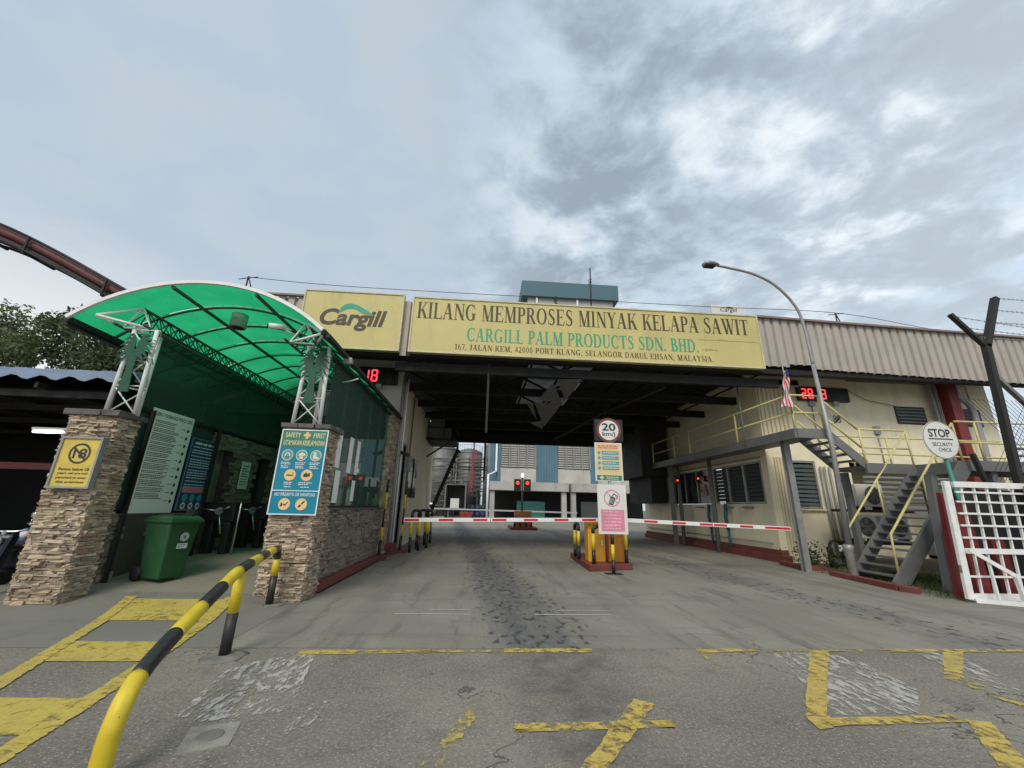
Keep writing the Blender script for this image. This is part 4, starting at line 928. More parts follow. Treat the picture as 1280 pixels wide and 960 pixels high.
# ================================================================== HANDRAIL (yellow and black)
t = thing('handrail', 'yellow and black striped pipe handrail curving down beside the walkway', 'handrail', (-2.6, 5.2, 0))
rail = [(-2.16, 3.06, -.02), (-2.155, 3.06, .20), (-2.15, 3.07, .30), (-2.16, 3.12, .40), (-2.20, 3.26, .49), (-2.30, 3.62, .58), (-2.42, 4.10, .68), (-2.54, 4.62, .785), (-2.66, 5.12, .865), (-3.01, 6.30, .87), (-3.30, 7.28, .86), (-3.335, 7.41, .81), (-3.34, 7.45, .70)]
def polylen(pts):
    s = [0]
    for a, b in zip(pts, pts[1:]): s.append(s[-1] + (Vector(b) - Vector(a)).length)
    return s
def smooth_curve(pts, n=8):
    P = [Vector(p) for p in pts]; out = []
    for i in range(len(P) - 1):
        p0, p1, p2, p3 = P[max(i - 1, 0)], P[i], P[i + 1], P[min(i + 2, len(P) - 1)]
        for k in range(n):
            u = k / n; out.append(0.5 * ((2 * p1) + (-p0 + p2) * u + (2 * p0 - 5 * p1 + 4 * p2 - p3) * u * u + (-p0 + 3 * p1 - 3 * p2 + p3) * u ** 3))
    out.append(P[-1]); return out
rc = smooth_curve(rail); sl_ = polylen(rc); RB = [0, .58, 1.08, 1.55, 2.0, 2.45, 2.95, 3.45, 3.95, 4.5, 5.1, 99]
for i in range(len(RB) - 1):
    seg = [p for p, s in zip(rc, sl_) if RB[i] - .001 <= s <= RB[i + 1]]
    # exact ends
    def at(s):
        for k in range(len(sl_) - 1):
            if sl_[k] <= s <= sl_[k + 1]: u = (s - sl_[k]) / max(1e-6, sl_[k + 1] - sl_[k]); return rc[k].lerp(rc[k + 1], u)
        return rc[-1]
    if RB[i] >= sl_[-1]: break
    seg = [at(RB[i])] + [p for p in seg if (p - at(RB[i])).length > .005 and (p - at(min(RB[i + 1], sl_[-1]))).length > .005] + [at(min(RB[i + 1], sl_[-1]))]
    m = MB(); m.tube(seg, .057, 18); obj('rail_section', m, M_ychip if i % 2 == 0 else M_bchip, t)
for px_, py_, zt, zs in ((-2.68, 5.16, .86, .42), (-3.34, 7.45, .72, .44)):
    m = MB(); m.tube([(px_, py_, 0), (px_, py_, zs)], .056, 16); obj('post_base', m, M_bchip, t)
    m = MB(); m.tube([(px_, py_, zs), (px_, py_, zt)], .055, 16); obj('post_top', m, M_ychip, t)
    m = MB(); m.lathe((px_, py_, 0), [(.22, 0), (.19, .008), (.12, .018), (.06, .022)], 16); m.v = [(u + random.uniform(-.035, .035), v + random.uniform(-.03, .03), w) for u, v, w in m.v]; obj('footing', m, paint('footing_concrete', (0.20, 0.19, 0.165), 0.9, 0.3, 0.5, streak=False, scale=8, bmp=.8), t)

# ================================================================== GATE BUILDING
bld = thing('gate_roof', 'wide dark steel gate roof spanning the roadway behind the name boards', 'gate roof', (3.5, 12.8, 0))
# roof deck built round a skylight opening
m = MB(); zr = 6.95
HX0, HX1, HY0, HY1 = 1.6, 4.2, 13.0, 22.5
m.box(-9.5, HX0, 12.9, 26.3, zr, zr + .08); m.box(HX1, 20.5, 12.9, 26.3, zr, zr + .08); m.box(HX0, HX1, 12.9, HY0, zr, zr + .08); m.box(HX0, HX1, HY1, 26.3, zr, zr + .08)
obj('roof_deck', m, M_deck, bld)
for i in range(5):
    y0 = HY0 + (HY1 - HY0) * i / 5; y1 = HY0 + (HY1 - HY0) * (i + 1) / 5
    m = MB(); m.box(HX0, HX1, y0 + .01, y1 - .01, zr + .09, zr + .1); obj('skylight_sheet', m, M_skyl, bld)
# loose pale sheets hanging below the trusses
M_loose = paint('loose_sheet_grey', (0.18, 0.18, 0.17), .7, .15, .4, (.2, .2, .18))
for pts in ([(2.44, 13.1), (3.25, 12.97), (3.28, 15.9)], [(2.36, 13.5), (3.16, 16.1), (2.12, 15.9)], [(2.06, 16.4), (3.22, 16.25), (3.22, 21.5)], [(1.75, 16.6), (1.98, 16.5), (2.6, 19.8)], [(2.3, 20.5), (2.9, 20.0), (3.25, 22.2)]):
    m = MB(); m.prism([(a, b, 5.86) for a, b in pts], (0, 0, .02)); obj('loose_sheet', m, M_loose, bld)
for y in (13.0, 15.5, 18.0, 20.5, 23.0, 25.6):
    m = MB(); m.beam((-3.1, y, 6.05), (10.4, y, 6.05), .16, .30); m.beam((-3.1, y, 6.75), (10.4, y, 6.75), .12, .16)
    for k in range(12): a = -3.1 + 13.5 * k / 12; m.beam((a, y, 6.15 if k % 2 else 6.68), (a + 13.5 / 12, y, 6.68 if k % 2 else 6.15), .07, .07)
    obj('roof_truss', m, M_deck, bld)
for x in (-2.2, -.9, .4, 1.7, 3.0, 4.3, 5.6, 6.9, 8.2, 9.5):
    m = MB(); m.beam((x, 12.9, 6.88), (x, 26.2, 6.88), .07, .10); obj('purlin', m, M_deck, bld)
m = MB(); m.beam((0.06, 25.2, 5.9), (0.06, 25.2, 3.1), .12, .12); m.beam((0.04, 12.95, 6.3), (0.04, 12.95, 3.9), .07, .07); obj('hanging_post', m, M_dark, bld)
m = MB(); m.tube([(6.4, 13.4, 5.85), (5.3, 17, 5.75), (4.6, 22.5, 5.7), (4.4, 25, 5.8)], .05, 8); obj('ceiling_pipe', m, M_dark, bld)
m = MB(); m.box(8.7, 10.2, 21.8, 25.8, 3.4, 6.7); m.box(9.3, 10.2, 22.2, 25.6, 2.0, 3.39); obj('dark_end_block', m, M_dark, bld)  # dark block at the tunnel end, put in to keep its depth dark
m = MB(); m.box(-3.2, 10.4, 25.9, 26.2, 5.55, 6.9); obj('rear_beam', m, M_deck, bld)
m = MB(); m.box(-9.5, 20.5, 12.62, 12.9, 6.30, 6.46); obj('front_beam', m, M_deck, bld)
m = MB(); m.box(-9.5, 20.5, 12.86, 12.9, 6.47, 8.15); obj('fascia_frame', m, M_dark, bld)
for y in (12.95,): m = MB(); m.prism([(-9.5, 12.95, 8.25), (20.5, 12.95, 8.12), (20.5, 26.3, 7.1), (-9.5, 26.3, 7.1)], (0, 0, -.05)); 
# corrugated fascia sheets, each a part
def corr_sheet(x0, x1, y, z0, z1, tilt=0.0, pitch=.325, dep=.075):
    m = MB(); n = max(1, round((x1 - x0) / pitch)); p = (x1 - x0) / n; prof = []
    for i in range(n):
        a = x0 + i * p; prof += [(a, 0), (a + p * .62, 0), (a + p * .70, dep), (a + p * .90, dep)]
    prof.append((x1, 0)); vs = []
    for a, d in prof: vs += [(a, y - .02 + d, z0), (a, y - .02 + d + tilt, z1)]
    m.add(vs, [(2 * i, 2 * i + 2, 2 * i + 3, 2 * i + 1) for i in range(len(prof) - 1)]); return m
def fz(x): return 8.39 - (x - 9.6) * .024, 6.55 - (x - 9.6) * .022
x = 9.63; i = 0
while x < 21.5:
    zt, zb = fz(x); m = corr_sheet(x, x + .975, 12.55 + .004 * (i % 2), zb + (0.12 if x < 10.9 and x > 9.9 else 0), zt); obj('cladding_sheet', m, M_clad, bld); x += .975; i += 1
x = -9.4
while x < -6.2: m = corr_sheet(x, x + .975, 12.60 + .004 * (i % 2), 6.42, 8.24); obj('cladding_sheet', m, M_clad, bld); x += .975; i += 1
m = corr_sheet(-2.93, -2.60, 12.60, 6.30, 8.30); obj('cladding_sheet', m, M_clad, bld)
m = MB(); m.beam((9.6, 12.50, 8.42), (21.5, 12.50, 8.13), .16, .07); obj('capping', m, paint('capping_brown', (0.26, 0.19, 0.17), 0.6), bld)
m = MB(); m.beam((-9.4, 12.55, 8.27), (-6.2, 12.55, 8.27), .14, .06); obj('capping', m, paint('capping_brown', (0.26, 0.19, 0.17), 0.6), bld)
# ---- name boards
t = thing('logo_board', 'square ochre logo board with dark italic name and green leaf', 'sign board', (-4.55, 12.4, 6.4))
bd = Board((-6.22, 12.42, 6.38), (1, 0, 0)); BW, BH = 3.30, 2.08
m = MB(); bd.slab(m, 0, BW, 0, BH, -.16, 0); obj('panel', m, M_board, t)
m = MB()
for a, b, c, d in ((0, BW, 0, .045), (0, BW, BH - .045, BH), (0, .045, .046, BH - .046), (BW - .045, BW, .046, BH - .046)): bd.slab(m, a, b, c, d, .002, .03)
obj('frame', m, paint('frame_cream', (0.62, 0.57, 0.40), 0.6), t)
sans(bd, 'Cargill', .62, 2.78, .64, 1.42, .008, M_letter, t, bold=.03, shear=.22, space=1.0)
m = MB(); u = [(1.18 + 1.08 * k / 14, 1.26 + .36 * math.sin(math.pi * (k / 14) ** .62) ** .9 + .03 * k / 14) for k in range(15)]
lo = [(1.62, 1.49), (1.75, 1.47), (1.9, 1.42), (2.05, 1.33), (2.2, 1.32)]
lo2 = [(1.30, 1.33), (1.45, 1.42), (1.60, 1.455), (1.76, 1.42), (1.88, 1.34), (2.02, 1.27), (2.26, 1.26)]
bd.poly(m, (u + lo2[::-1])[::-1], .010); obj('leaf_symbol', m, M_swoosh, t)
t = thing('name_board', 'long ochre factory name board with three lines of capitals', 'sign board', (3.4, 12.4, 6.4))
bd = Board((-2.63, 12.42, 6.38), (1, 0, 0)); BW, BH = 12.22, 2.03
for i in range(6):
    m = MB(); bd.slab(m, BW * i / 6 + .002, BW * (i + 1) / 6 - .002, 0, BH, -.16, 0); obj('panel', m, M_board, t)
m = MB()
for a, b, c, d in ((0, BW, 0, .045), (0, BW, BH - .045, BH), (0, .045, .046, BH - .046), (BW - .045, BW, .046, BH - .046)): bd.slab(m, a, b, c, d, .002, .03)
obj('frame', m, paint('frame_cream', (0.62, 0.57, 0.40), 0.6), t)
serif(bd, 'KILANG MEMPROSES MINYAK KELAPA SAWIT', .17, 11.84, 1.24, 1.84, .006, M_letter, t, single=True)
serif(bd, 'CARGILL PALM PRODUCTS SDN. BHD.', 1.88, 9.92, .49, .97, .006, M_lgreen, t, single=True)
serif(bd, '167, JALAN KEM, 42000 PORT KLANG, SELANGOR DARUL EHSAN, MALAYSIA.', 1.50, 10.40, .165, .36, .006, M_letter, t, .05)
sans(bd, '(150491-V)', 10.03, 10.58, .56, .63, .006, M_letter, t)
m = MB(); bd.poly(m, [(9.9, .985), (10.5, .99), (10.75, 1.03), (11.1, .99), (12.1, .985), (12.1, .97), (9.9, .965)], .006); obj('stain', m, paint('board_stain', (0.42, 0.33, 0.13), .7), t)
# ---- LED displays
SEG = {'0': 'abcdef', '1': 'bc', '2': 'abged', '3': 'abgcd', '8': 'abcdefg'}
def led(x0, x1, y, z0, z1, txt, off, label, fh=.70):
    t = thing('led_display', label, 'LED display', ((x0 + x1) / 2, y, z0)); bd = Board((x0, y, z0), (1, 0, 0))
    m = MB(); bd.slab(m, 0, x1 - x0, 0, z1 - z0, -.14, 0); obj('casing', m, M_blk, t, bevel=.02); h = (z1 - z0) * fh; w = h * .50; b = (z1 - z0) * .14
    for i, c in enumerate(txt):
        a = off + i * w * 1.36; m = MB(); k = h * .10
        S_ = {'a': (k * .6, h - k, w - k * .6, h), 'd': (k * .6, 0, w - k * .6, k), 'g': (k * .6, h / 2 - k / 2, w - k * .6, h / 2 + k / 2), 'f': (0, h / 2 + k * .4, k, h - k * .6), 'e': (0, k * .6, k, h / 2 - k * .4), 'b': (w - k, h / 2 + k * .4, w, h - k * .6), 'c': (w - k, k * .6, w, h / 2 - k * .4)}
        for s in SEG[c]: p = S_[s]; bd.rect(m, a + p[0], a + p[2], b + p[1], b + p[3], .012)
        obj('digit', m, M_led, t)
    m = MB(); m.box(x1 - .75, x1 - .55, y - .06, y + .05, z0 - .17, z0 - .01); obj('sensor', m, M_galv, t)
led(-5.9, -3.38, 14.66, 5.90, 6.56, '2818', .60, 'red digit display on the white wall under the logo board')
led(12.02, 14.1, 14.05, 5.80, 6.36, '2813', .12, 'red digit display on the cream wall behind the street lamp')
# ---- left office walls
t = thing('left_office', 'cream office building walling the left side of the vehicle tunnel', 'building', (-3.2, 14.8, 0))
m = MB(); m.box(-9.5, -3.2, 14.82, 15.0, 0, 6.9); obj('front_wall', m, paint('white_wall', (0.62, 0.58, 0.50), 0.7, 0.06, 0.3, (0.3, 0.27, 0.2), scale=1.2), t)
m = MB()
for a, b, c, d in ((15.0, 15.7, 0, 6.3), (15.7, 16.75, 3.9, 6.3), (16.75, 26, 0, 6.3)): m.box(-3.36, -3.2, a, b, c, d)
obj('side_wall', m, M_cream, t)
m = MB(); m.box(-3.34, -3.28, 15.7, 16.75, 0.1, 3.9); obj('door', m, paint('door_grey', (0.33, 0.33, 0.33), .5), t)
m = MB(); m.box(-3.28, -3.16, 15.62, 15.7, 0, 3.95); m.box(-3.28, -3.16, 16.75, 16.83, 0, 3.95); m.box(-3.28, -3.16, 15.7, 16.75, 3.87, 3.95); obj('door_frame', m, M_galv, t)
for y in (17.4, 18.7): m = MB(); m.box(-3.19, -3.12, y, y + .9, 1.9, 3.6); obj('window', m, M_glassd, t)
for x_, y_, r_, mt in ((-3.10, 14.75, .05, M_galv), (-2.98, 14.85, .035, M_wht), (-3.1, 17.1, .035, M_gsteel)):
    m = MB(); m.tube([(x_, y_, .05), (x_, y_, 6.2)], r_, 8); obj('downpipe', m, mt, t)
m = MB(); m.box(-3.2, -3.02, 17.0, 17.3, 2.9, 3.5); obj('meter_box', m, M_galv, t, bevel=.02)
m = MB(); m.box(-3.22, -2.85, 14.6, 14.95, 0, .35); obj('red_plinth', m, M_kerb, t)
t = thing('security_camera', 'grey bullet security camera by the left tunnel door frame', 'security camera', (-2.9, 14.9, 3.2))
m = MB(); m.tube([(-2.68, 14.45, 3.28), (-2.95, 14.8, 3.40)], .07, 10); obj('camera_body', m, M_blk, t); m = MB(); m.tube([(-2.95, 14.8, 3.40), (-3.15, 14.8, 3.15)], .02, 6); obj('bracket', m, M_galv, t)
t = thing('steel_platform', 'dark steel platform and stair high in the left side of tunnel', 'platform', (-2.2, 23.5, 0))
m = MB(); m.box(-3.15, -1.55, 22.0, 24.6, 5.0, 5.12); obj('platform', m, M_dark, t)
for p in ((-1.57, 22.05), (-1.57, 24.5)): m = MB(); m.tube([(*p, 4.9), (*p, 6.3)], .03, 6); obj('rail_post', m, M_dark, t)
m = MB(); m.tube([(-3.1, 22.05, 6.2), (-1.57, 22.05, 6.2), (-1.57, 24.5, 6.2)], .028, 6); m.tube([(-3.1, 22.05, 5.7), (-1.57, 22.05, 5.7), (-1.57, 24.5, 5.7)], .028, 6); obj('handrail', m, M_dark, t)
m = MB(); m.beam((-1.6, 24.7, 5.0), (-3.0, 24.7, 1.2), .05, .12); m.beam((-1.6, 25.5, 5.0), (-3.0, 25.5, 1.2), .05, .12); obj('stringer', m, M_dark, t)
for k in range(11): m = MB(); u = k / 11; m.box(-1.75 - 1.35 * u, -1.45 - 1.35 * u, 24.75, 25.45, 4.8 - 3.6 * u, 4.84 - 3.6 * u); obj('tread', m, M_dark, t)
m = MB(); m.beam((-3.1, 22.1, 4.1), (-1.8, 22.1, 5.0), .08, .08); obj('brace', m, M_dark, t)
m = MB(); m.box(-3.05, -2.3, 22.4, 23.4, 5.121, 6.5); m.box(-2.25, -1.9, 22.5, 22.9, 5.121, 5.8); obj('control_box', m, M_gsteel, t)

# ================================================================== RIGHT OFFICE
t = thing('right_office', 'two storey cream office with louvred windows right of the roadway', 'building', (12, 14, 0)); ro = t
wl = MB(); Z0, Z1 = 1.98, 3.42
for a, b, c, d in ((14.2, 26, 0.0, 1.95), (14.2, 26, 3.50, 7.0), (14.2, 14.55, 1.95, 3.5), (17.85, 18.15, 1.95, 3.5), (21.9, 26, 1.95, 3.5)): wl.box(10.4, 10.58, a, b, c, d)
obj('side_wall', wl, M_cream, t)
m = MB(); m.box(10.36, 10.62, 14.15, 26, 0.0, 0.40); obj('red_plinth', m, M_kerb, t)
m = MB()
for a, b, c, d in ((10.58, 11.2, 0, 7), (12.25, 20.2, 3.5, 7), (12.25, 13.6, 0, 3.5), (11.2, 12.25, 0, 1.8), (11.2, 12.25, 3.5, 7)): m.box(a, b, 14.2, 14.38, c, d)
obj('front_wall', m, M_cream, t)
m = MB(); m.box(20.02, 20.2, 14.38, 24, 0, 7); m.box(13.6, 20.2, 16.4, 16.5, 0, 3.5); obj('rear_wall', m, M_creamg, t)
m = MB(); m.box(10.7, 20, 17.5, 17.6, 0, 6.9); obj('inner_wall', m, M_dark, t)
# vertical battens on the corner
for k in range(5): m = MB(); m.box(10.66 + k * .11, 10.71 + k * .11, 14.14, 14.198, .1, 3.6); obj('batten', m, M_creamg, t)
for k in range(7): m = MB(); m.box(10.45 + k * .17, 10.50 + k * .17, 14.13, 14.198, 4.15, 6.4); obj('batten', m, M_creamg, t)
def louvre(t, p, u, w, z0, z1, nb, nl, depth=.09):
    bd = Board(p, u)
    for b in range(nb):
        a0 = w * b / nb; a1 = w * (b + 1) / nb
        wn = MB(); bd.slab(wn, a0, a0 + .045, 0, z1 - z0, -.05, .05); bd.slab(wn, a1 - .045, a1, 0, z1 - z0, -.05, .05); bd.slab(wn, a0 + .045, a1 - .045, z1 - z0 - .05, z1 - z0, -.05, .05); bd.slab(wn, a0 + .045, a1 - .045, 0, .05, -.05, .05)
        f = obj('window', wn, M_galv, t)
        for k in range(nl):
            h = .08 + (z1 - z0 - .16) * k / nl; hh = (z1 - z0 - .16) / nl; s = MB()
            s.prism([bd.pt(a0 + .05, h, .04), bd.pt(a1 - .05, h, .04), bd.pt(a1 - .05, h + hh * .9, -.02), bd.pt(a0 + .05, h + hh * .9, -.02)], bd.n * -.006); obj('louvre_blade', s, M_clear, f)
louvre(t, (10.44, 14.58, 1.97), (0, 1, 0), 3.26, 1.97, 3.48, 3, 9); 
# the wall faces -X there: mirrored board for the road side
louvre(t, (11.22, 14.24, 1.82), (1, 0, 0), 1.0, 1.82, 3.48, 1, 10)
m = MB(); m.box(11.15, 12.3, 14.10, 14.30, 1.74, 1.80); obj('sill', m, M_creamg, t)
for a in (18.2, 19.4, 20.6): m = MB(); m.box(10.47, 10.53, a, a + 1.18, 1.97, 3.48); f = obj('window', m, M_glassd, t); n_ = MB(); n_.box(10.42, 10.46, a + 1.12, a + 1.2, 1.97, 3.48); obj('mullion', n_, M_galv, f)
for a, b in ((16.0, 17.25), (18.4, 19.6)):
    m = MB(); m.box(a, b, 14.17, 14.198, 5.05, 5.75); f = obj('vent_window', m, M_blk, t)
    for k in range(5): s = MB(); s.box(a + .03, b - .03, 14.13, 14.165, 5.10 + k * .13, 5.15 + k * .13); obj('slat', s, M_gsteel, f)
m = MB()
for a, b in ((17.4, 17.5), (17.55, 17.65)): m.box(a, b, 13.9, 14.0, 2.9, 6.9)
obj('cable_tray', m, M_galv, t)
m = MB(); m.box(17.75, 18.15, 13.6, 13.95, 0, 6.9); obj('red_column', m, M_maroon, t, label='dark red painted steel column')
m = MB(); m.tube(smooth_curve([(18.35, 13.8, 6.8), (18.35, 13.8, 6.2), (18.7, 13.75, 5.8), (18.75, 13.75, 5.0), (18.6, 13.7, 2.5)]), .11, 10); obj('duct_pipe', m, M_galv, t)
for x_ in (12.35, 12.5, 12.7): m = MB(); m.tube([(x_, 14.1, .1), (x_, 14.1, 3.3)], .04, 8); obj('downpipe', m, M_galv, t)
m = MB(); m.tube(smooth_curve([(14.1, 14.12, 6.35), (14.8, 14.1, 5.95), (15.9, 14.1, 5.75), (16.0, 14.1, 5.7)]), .012, 5); obj('cable', m, M_blk, t)
m = MB(); bd = Board((13.35, 14.19, 4.95), (1, 0, 0))
bd.ring(m, .08, .26, .045, .075, .004, 14); bd.ring(m, .08, .12, .045, .075, .004, 14); bd.ring(m, .24, .12, .045, .075, .004, 14); bd.ring(m, .24, .26, .045, .075, .004, 14); bd.line(m, 0, 0, .34, .36, .03, .006); obj('painted_symbol', m, M_ink, t)
for x_, z_ in ((12.45, 5.6), (14.9, 4.6), (19.2, 5.2)): m = MB(); m.box(x_, x_ + .22, 14.10, 14.198, z_, z_ + .3); obj('junction_box', m, M_galv, t, bevel=.01)
m = MB(); m.tube([(12.55, 14.15, 5.6), (12.55, 14.15, 3.6)], .02, 6); m.tube([(15.0, 14.15, 4.6), (15.0, 14.15, 3.1)], .02, 6); m.tube([(14.2, 14.15, 6.7), (19.3, 14.15, 6.7), (19.3, 14.15, 5.5)], .025, 6); obj('conduit', m, M_galv, t)
m = MB(); m.tube([(10.34, 14.5, .6), (10.34, 25.5, .6)], .03, 6); m.tube([(10.36, 14.5, 3.62), (10.36, 21.5, 3.62)], .03, 6); obj('conduit', m, M_galv, t)
for y_ in (15.3, 16.6, 18.9): m = MB(); m.box(10.22, 10.398, y_, y_ + .5, 1.78, 1.84); obj('counter_ledge', m, M_gsteel, t)
# height gauge stripes on the lower wall
t = thing('striped_post', 'yellow and black striped gauge post fixed to the lower cream wall', 'striped post', (12.95, 14.1, 0))
for k in range(5): m = MB(); m.box(12.93, 13.01, 14.08, 14.15, .35 + k * .45, .80 + k * .45 - .003); obj('band', m, M_yel if k % 2 == 0 else M_blk, t)
# bits at the counter windows
for y_, lb in ((17.0, 'blue striped hanging hose on the cream wall, the nearer one'), (18.3, 'blue hanging hose on the cream wall, the farther one')):
    m = MB(); m.tube([(10.30, y_, 1.95), (10.26, y_ + .05, 1.4), (10.30, y_, .9)], .07, 8); m.tube([(10.3, y_, .9), (10.3, y_, .1)], .05, 8); o = obj('hose', m, paint('hose_blue', (0.02, 0.12, 0.2), .5)); tag(o, lb, 'hose', 'hoses at the weighbridge windows')
for x_, y_, lb in ((10.02, 20.4, 'round steel post under the roof at the far counter window'), (10.02, 17.4, 'round steel post under the roof between the counter windows')):
    m = MB(); m.tube([(x_, y_, 0), (x_, y_, 3.95)], .09, 12); o = obj('steel_post', m, M_gsteel); tag(o, lb, 'post')
def lamp_red(x, y, z, lb):
    t = thing('signal_lamp', lb, 'signal lamp', (x, y, z)); m = MB(); m.box(x - .09, x + .09, y, y + .12, z - .14, z + .14); obj('housing', m, M_blk, t)
    m = MB(); m.lathe((x, y - .004, z), [(.055, -.01), (.055, .003)], 14, 'y'); obj('lens', m, M_sig, t)
lamp_red(9.86, 20.2, 3.1, 'small red signal lamp on the far round post by the windows'); lamp_red(10.25, 18.9, 3.12, 'small red signal lamp against the dark counter window')

# ================================================================== WALKWAY AND STAIRS (right)
t = thing('steel_walkway', 'raised grey steel walkway with cream railings and two stair flights', 'walkway', (10, 12, 0))
m = MB(); m.box(9.3, 10.36, 11.95, 21.7, 3.86, 4.02); obj('side_deck', m, M_gsteel, t)
m = MB(); m.box(9.3, 10.3, 11.25, 11.93, 3.86, 4.02); obj('corner_deck', m, M_gsteel, t)
m = MB(); m.box(9.22, 9.298, 11.2, 21.7, 3.78, 4.06); m.box(9.3, 10.25, 11.17, 11.245, 3.78, 4.06); obj('edge_beam', m, M_gsteel, t)
def beamp(name, a, b, w, h, mat, par): m = MB(); m.beam(a, b, w, h); return obj(name, m, mat, par)
# flight 1: corner deck down to landing (runs +X)
for y in (11.2, 12.2): beamp('stringer', (10.25, y, 3.93), (11.25, y, 3.05), .06, .26, M_gsteel, t)
for k in range(4): m = MB(); u = (k + .5) / 4.5; m.box(10.25 + .95 * u - .02, 10.25 + .95 * u + .22, 11.24, 12.16, 3.78 - .8 * u, 3.82 - .8 * u); obj('tread', m, M_gsteel, t)
m = MB(); m.box(11.2, 12.75, 11.2, 12.3, 2.92, 3.03); m.box(12.75, 17.5, 11.2, 12.3, 2.92, 3.03); obj('landing_deck', m, M_gsteel, t)
m = MB(); m.box(11.2, 17.5, 11.12, 11.198, 2.80, 3.07); m.box(12.78, 17.5, 9.78, 9.86, 2.80, 3.07); m.box(12.72, 12.778, 9.86, 11.12, 2.80, 3.07); obj('edge_beam', m, M_gsteel, t)
m = MB(); m.box(12.78, 17.5, 9.862, 11.118, 2.94, 3.02); obj('landing_deck', m, M_gsteel, t)
# flight 2: landing down to the ground (runs -X), near and far stringers
beamp('stringer', (12.75, 11.14, 2.95), (10.15, 11.14, -.02), .07, .30, M_gsteel, t); beamp('stringer', (12.75, 9.88, 2.95), (10.05, 9.88, -.02), .07, .34, M_gsteel, t)
for k in range(14):
    u = (k + 1) / 15; x_ = 10.1 + 2.62 * u; z_ = 2.95 * u
    m = MB(); m.box(x_ - .13, x_ + .13, 9.93, 11.09, z_ - .02, z_ + .018); obj('tread', m, M_gsteel, t)
def tubep(name, pts, r, mat, par, n=8): m = MB(); m.tube(pts, r, n); return obj(name, m, mat, par)
YR = .028
# stair handrails
for y in (11.14, 9.88):
    tubep('handrail', [(10.12, y, .15), (10.16, y, 1.18), (12.72, y, 4.08)], YR, M_ysteel, t); tubep('rail_post', [(11.42, y, 1.5), (11.42, y, 2.6)], YR * .9, M_ysteel, t); tubep('rail_post', [(12.72, y, 3.0), (12.72, y, 4.08)], YR * .9, M_ysteel, t)
for z in (3.55, 4.1):
    tubep('handrail', [(12.74, 9.82, z), (17.4, 9.82, z)] if z < 4 else [(12.74, 9.82, z + .02), (17.4, 9.82, z + .02)], YR, M_ysteel, t)
    tubep('handrail', [(11.22, 12.32, z), (17.4, 12.32, z)], YR, M_ysteel, t); tubep('handrail', [(11.22, 11.16, z), (12.72, 11.16, z)], YR, M_ysteel, t)
for x_ in (13.3, 14.9, 16.4): tubep('rail_post', [(x_, 9.82, 3.05), (x_, 9.82, 4.12)], YR, M_ysteel, t); tubep('rail_post', [(x_, 12.32, 3.03), (x_, 12.32, 4.1)], YR, M_ysteel, t)
tubep('rail_post', [(11.24, 11.16, 2.95), (11.24, 11.16, 4.1)], YR, M_ysteel, t); tubep('rail_post', [(11.24, 12.32, 2.95), (11.24, 12.32, 4.1)], YR, M_ysteel, t); tubep('rail_post', [(12.0, 12.32, 2.95), (12.0, 12.32, 4.1)], YR, M_ysteel, t)
for y in (11.2, 12.2):
    for dz_ in (.55, 1.10): tubep('handrail', [(10.2, y, 3.95 + dz_), (11.24, y, 3.0 + dz_)], YR, M_ysteel, t)
for z in (4.55, 5.10):
    tubep('handrail', [(9.26, 11.2, z), (9.26, 21.6, z)], YR, M_ysteel, t); tubep('handrail', [(9.26, 11.21, z + .001), (10.2, 11.21, z + .001)], YR, M_ysteel, t)
for p in ((9.26, 11.2), (10.2, 11.21), (9.26, 14.0), (9.26, 17.5), (9.26, 19.0), (9.26, 21.5)): tubep('rail_post', [(*p, 4.02), (*p, 5.12)], .034, M_ysteel, t)
for y in (13.5,): tubep('hanger_rod', [(9.2, y, 3.7), (9.2, y, 6.3)], .025, M_gsteel, t)
for p, zt in (((9.55, 12.1), 3.86), ((9.9, 21), 3.86)):
    m = MB(); m.box(p[0] - .09, p[0] + .09, p[1] - .09, p[1] - .07, 0, zt); m.box(p[0] - .09, p[0] + .09, p[1] + .07, p[1] + .09, 0, zt); m.box(p[0] - .012, p[0] + .012, p[1] - .07, p[1] + .07, 0, zt); obj('column', m, M_galv, t)
for x_, y_ in ((11.5, 12.25), (14.2, 12.25), (13.5, 9.95), (16, 9.95)): m = MB(); m.beam((x_, y_, 0), (x_, y_, 2.9), .16, .16); obj('column', m, M_gsteel, t)
beamp('brace', (11.7, 9.9, .3), (12.9, 9.9, 1.9), .05, .05, M_gsteel, t)
# flag on the walkway railing
t = thing('flag', 'small drooping red and white striped flag on the walkway rail', 'flag', (9.2, 11.1, 4.6))
tubep('flag_pole', [(9.22, 11.14, 4.5), (9.12, 11.08, 6.1)], .018, M_galv, t)
def flagpart(k0, k1, mat):
    m = MB(); n = 12; f = lambda i, s: (9.16 - .012 * i + (s - .5) * (.08 + .016 * i) + .03 * math.sin(i * .9 + s * 5), 11.05 + .05 * math.sin(s * 9 + i * .7), 5.85 - i * .095 - .10 * abs(s - .5))
    for i in range(n):
        a, b = k0 / 9, k1 / 9; m.face([f(i, a), f(i, b), f(i + 1, b), f(i + 1, a)])
    o = obj('stripe', m, mat, t); s = o.modifiers.new('thickness', 'SOLIDIFY'); s.thickness = .006
for k in range(9): flagpart(k, k + 1, M_flagr if k % 2 else M_flagw)
m = MB(); m.prism([(9.11, 10.99, 5.65), (9.20, 10.99, 5.63), (9.20, 10.99, 5.84), (9.12, 10.99, 5.86)], (0, -.008, 0)); obj('blue_canton', m, M_flagb, t)
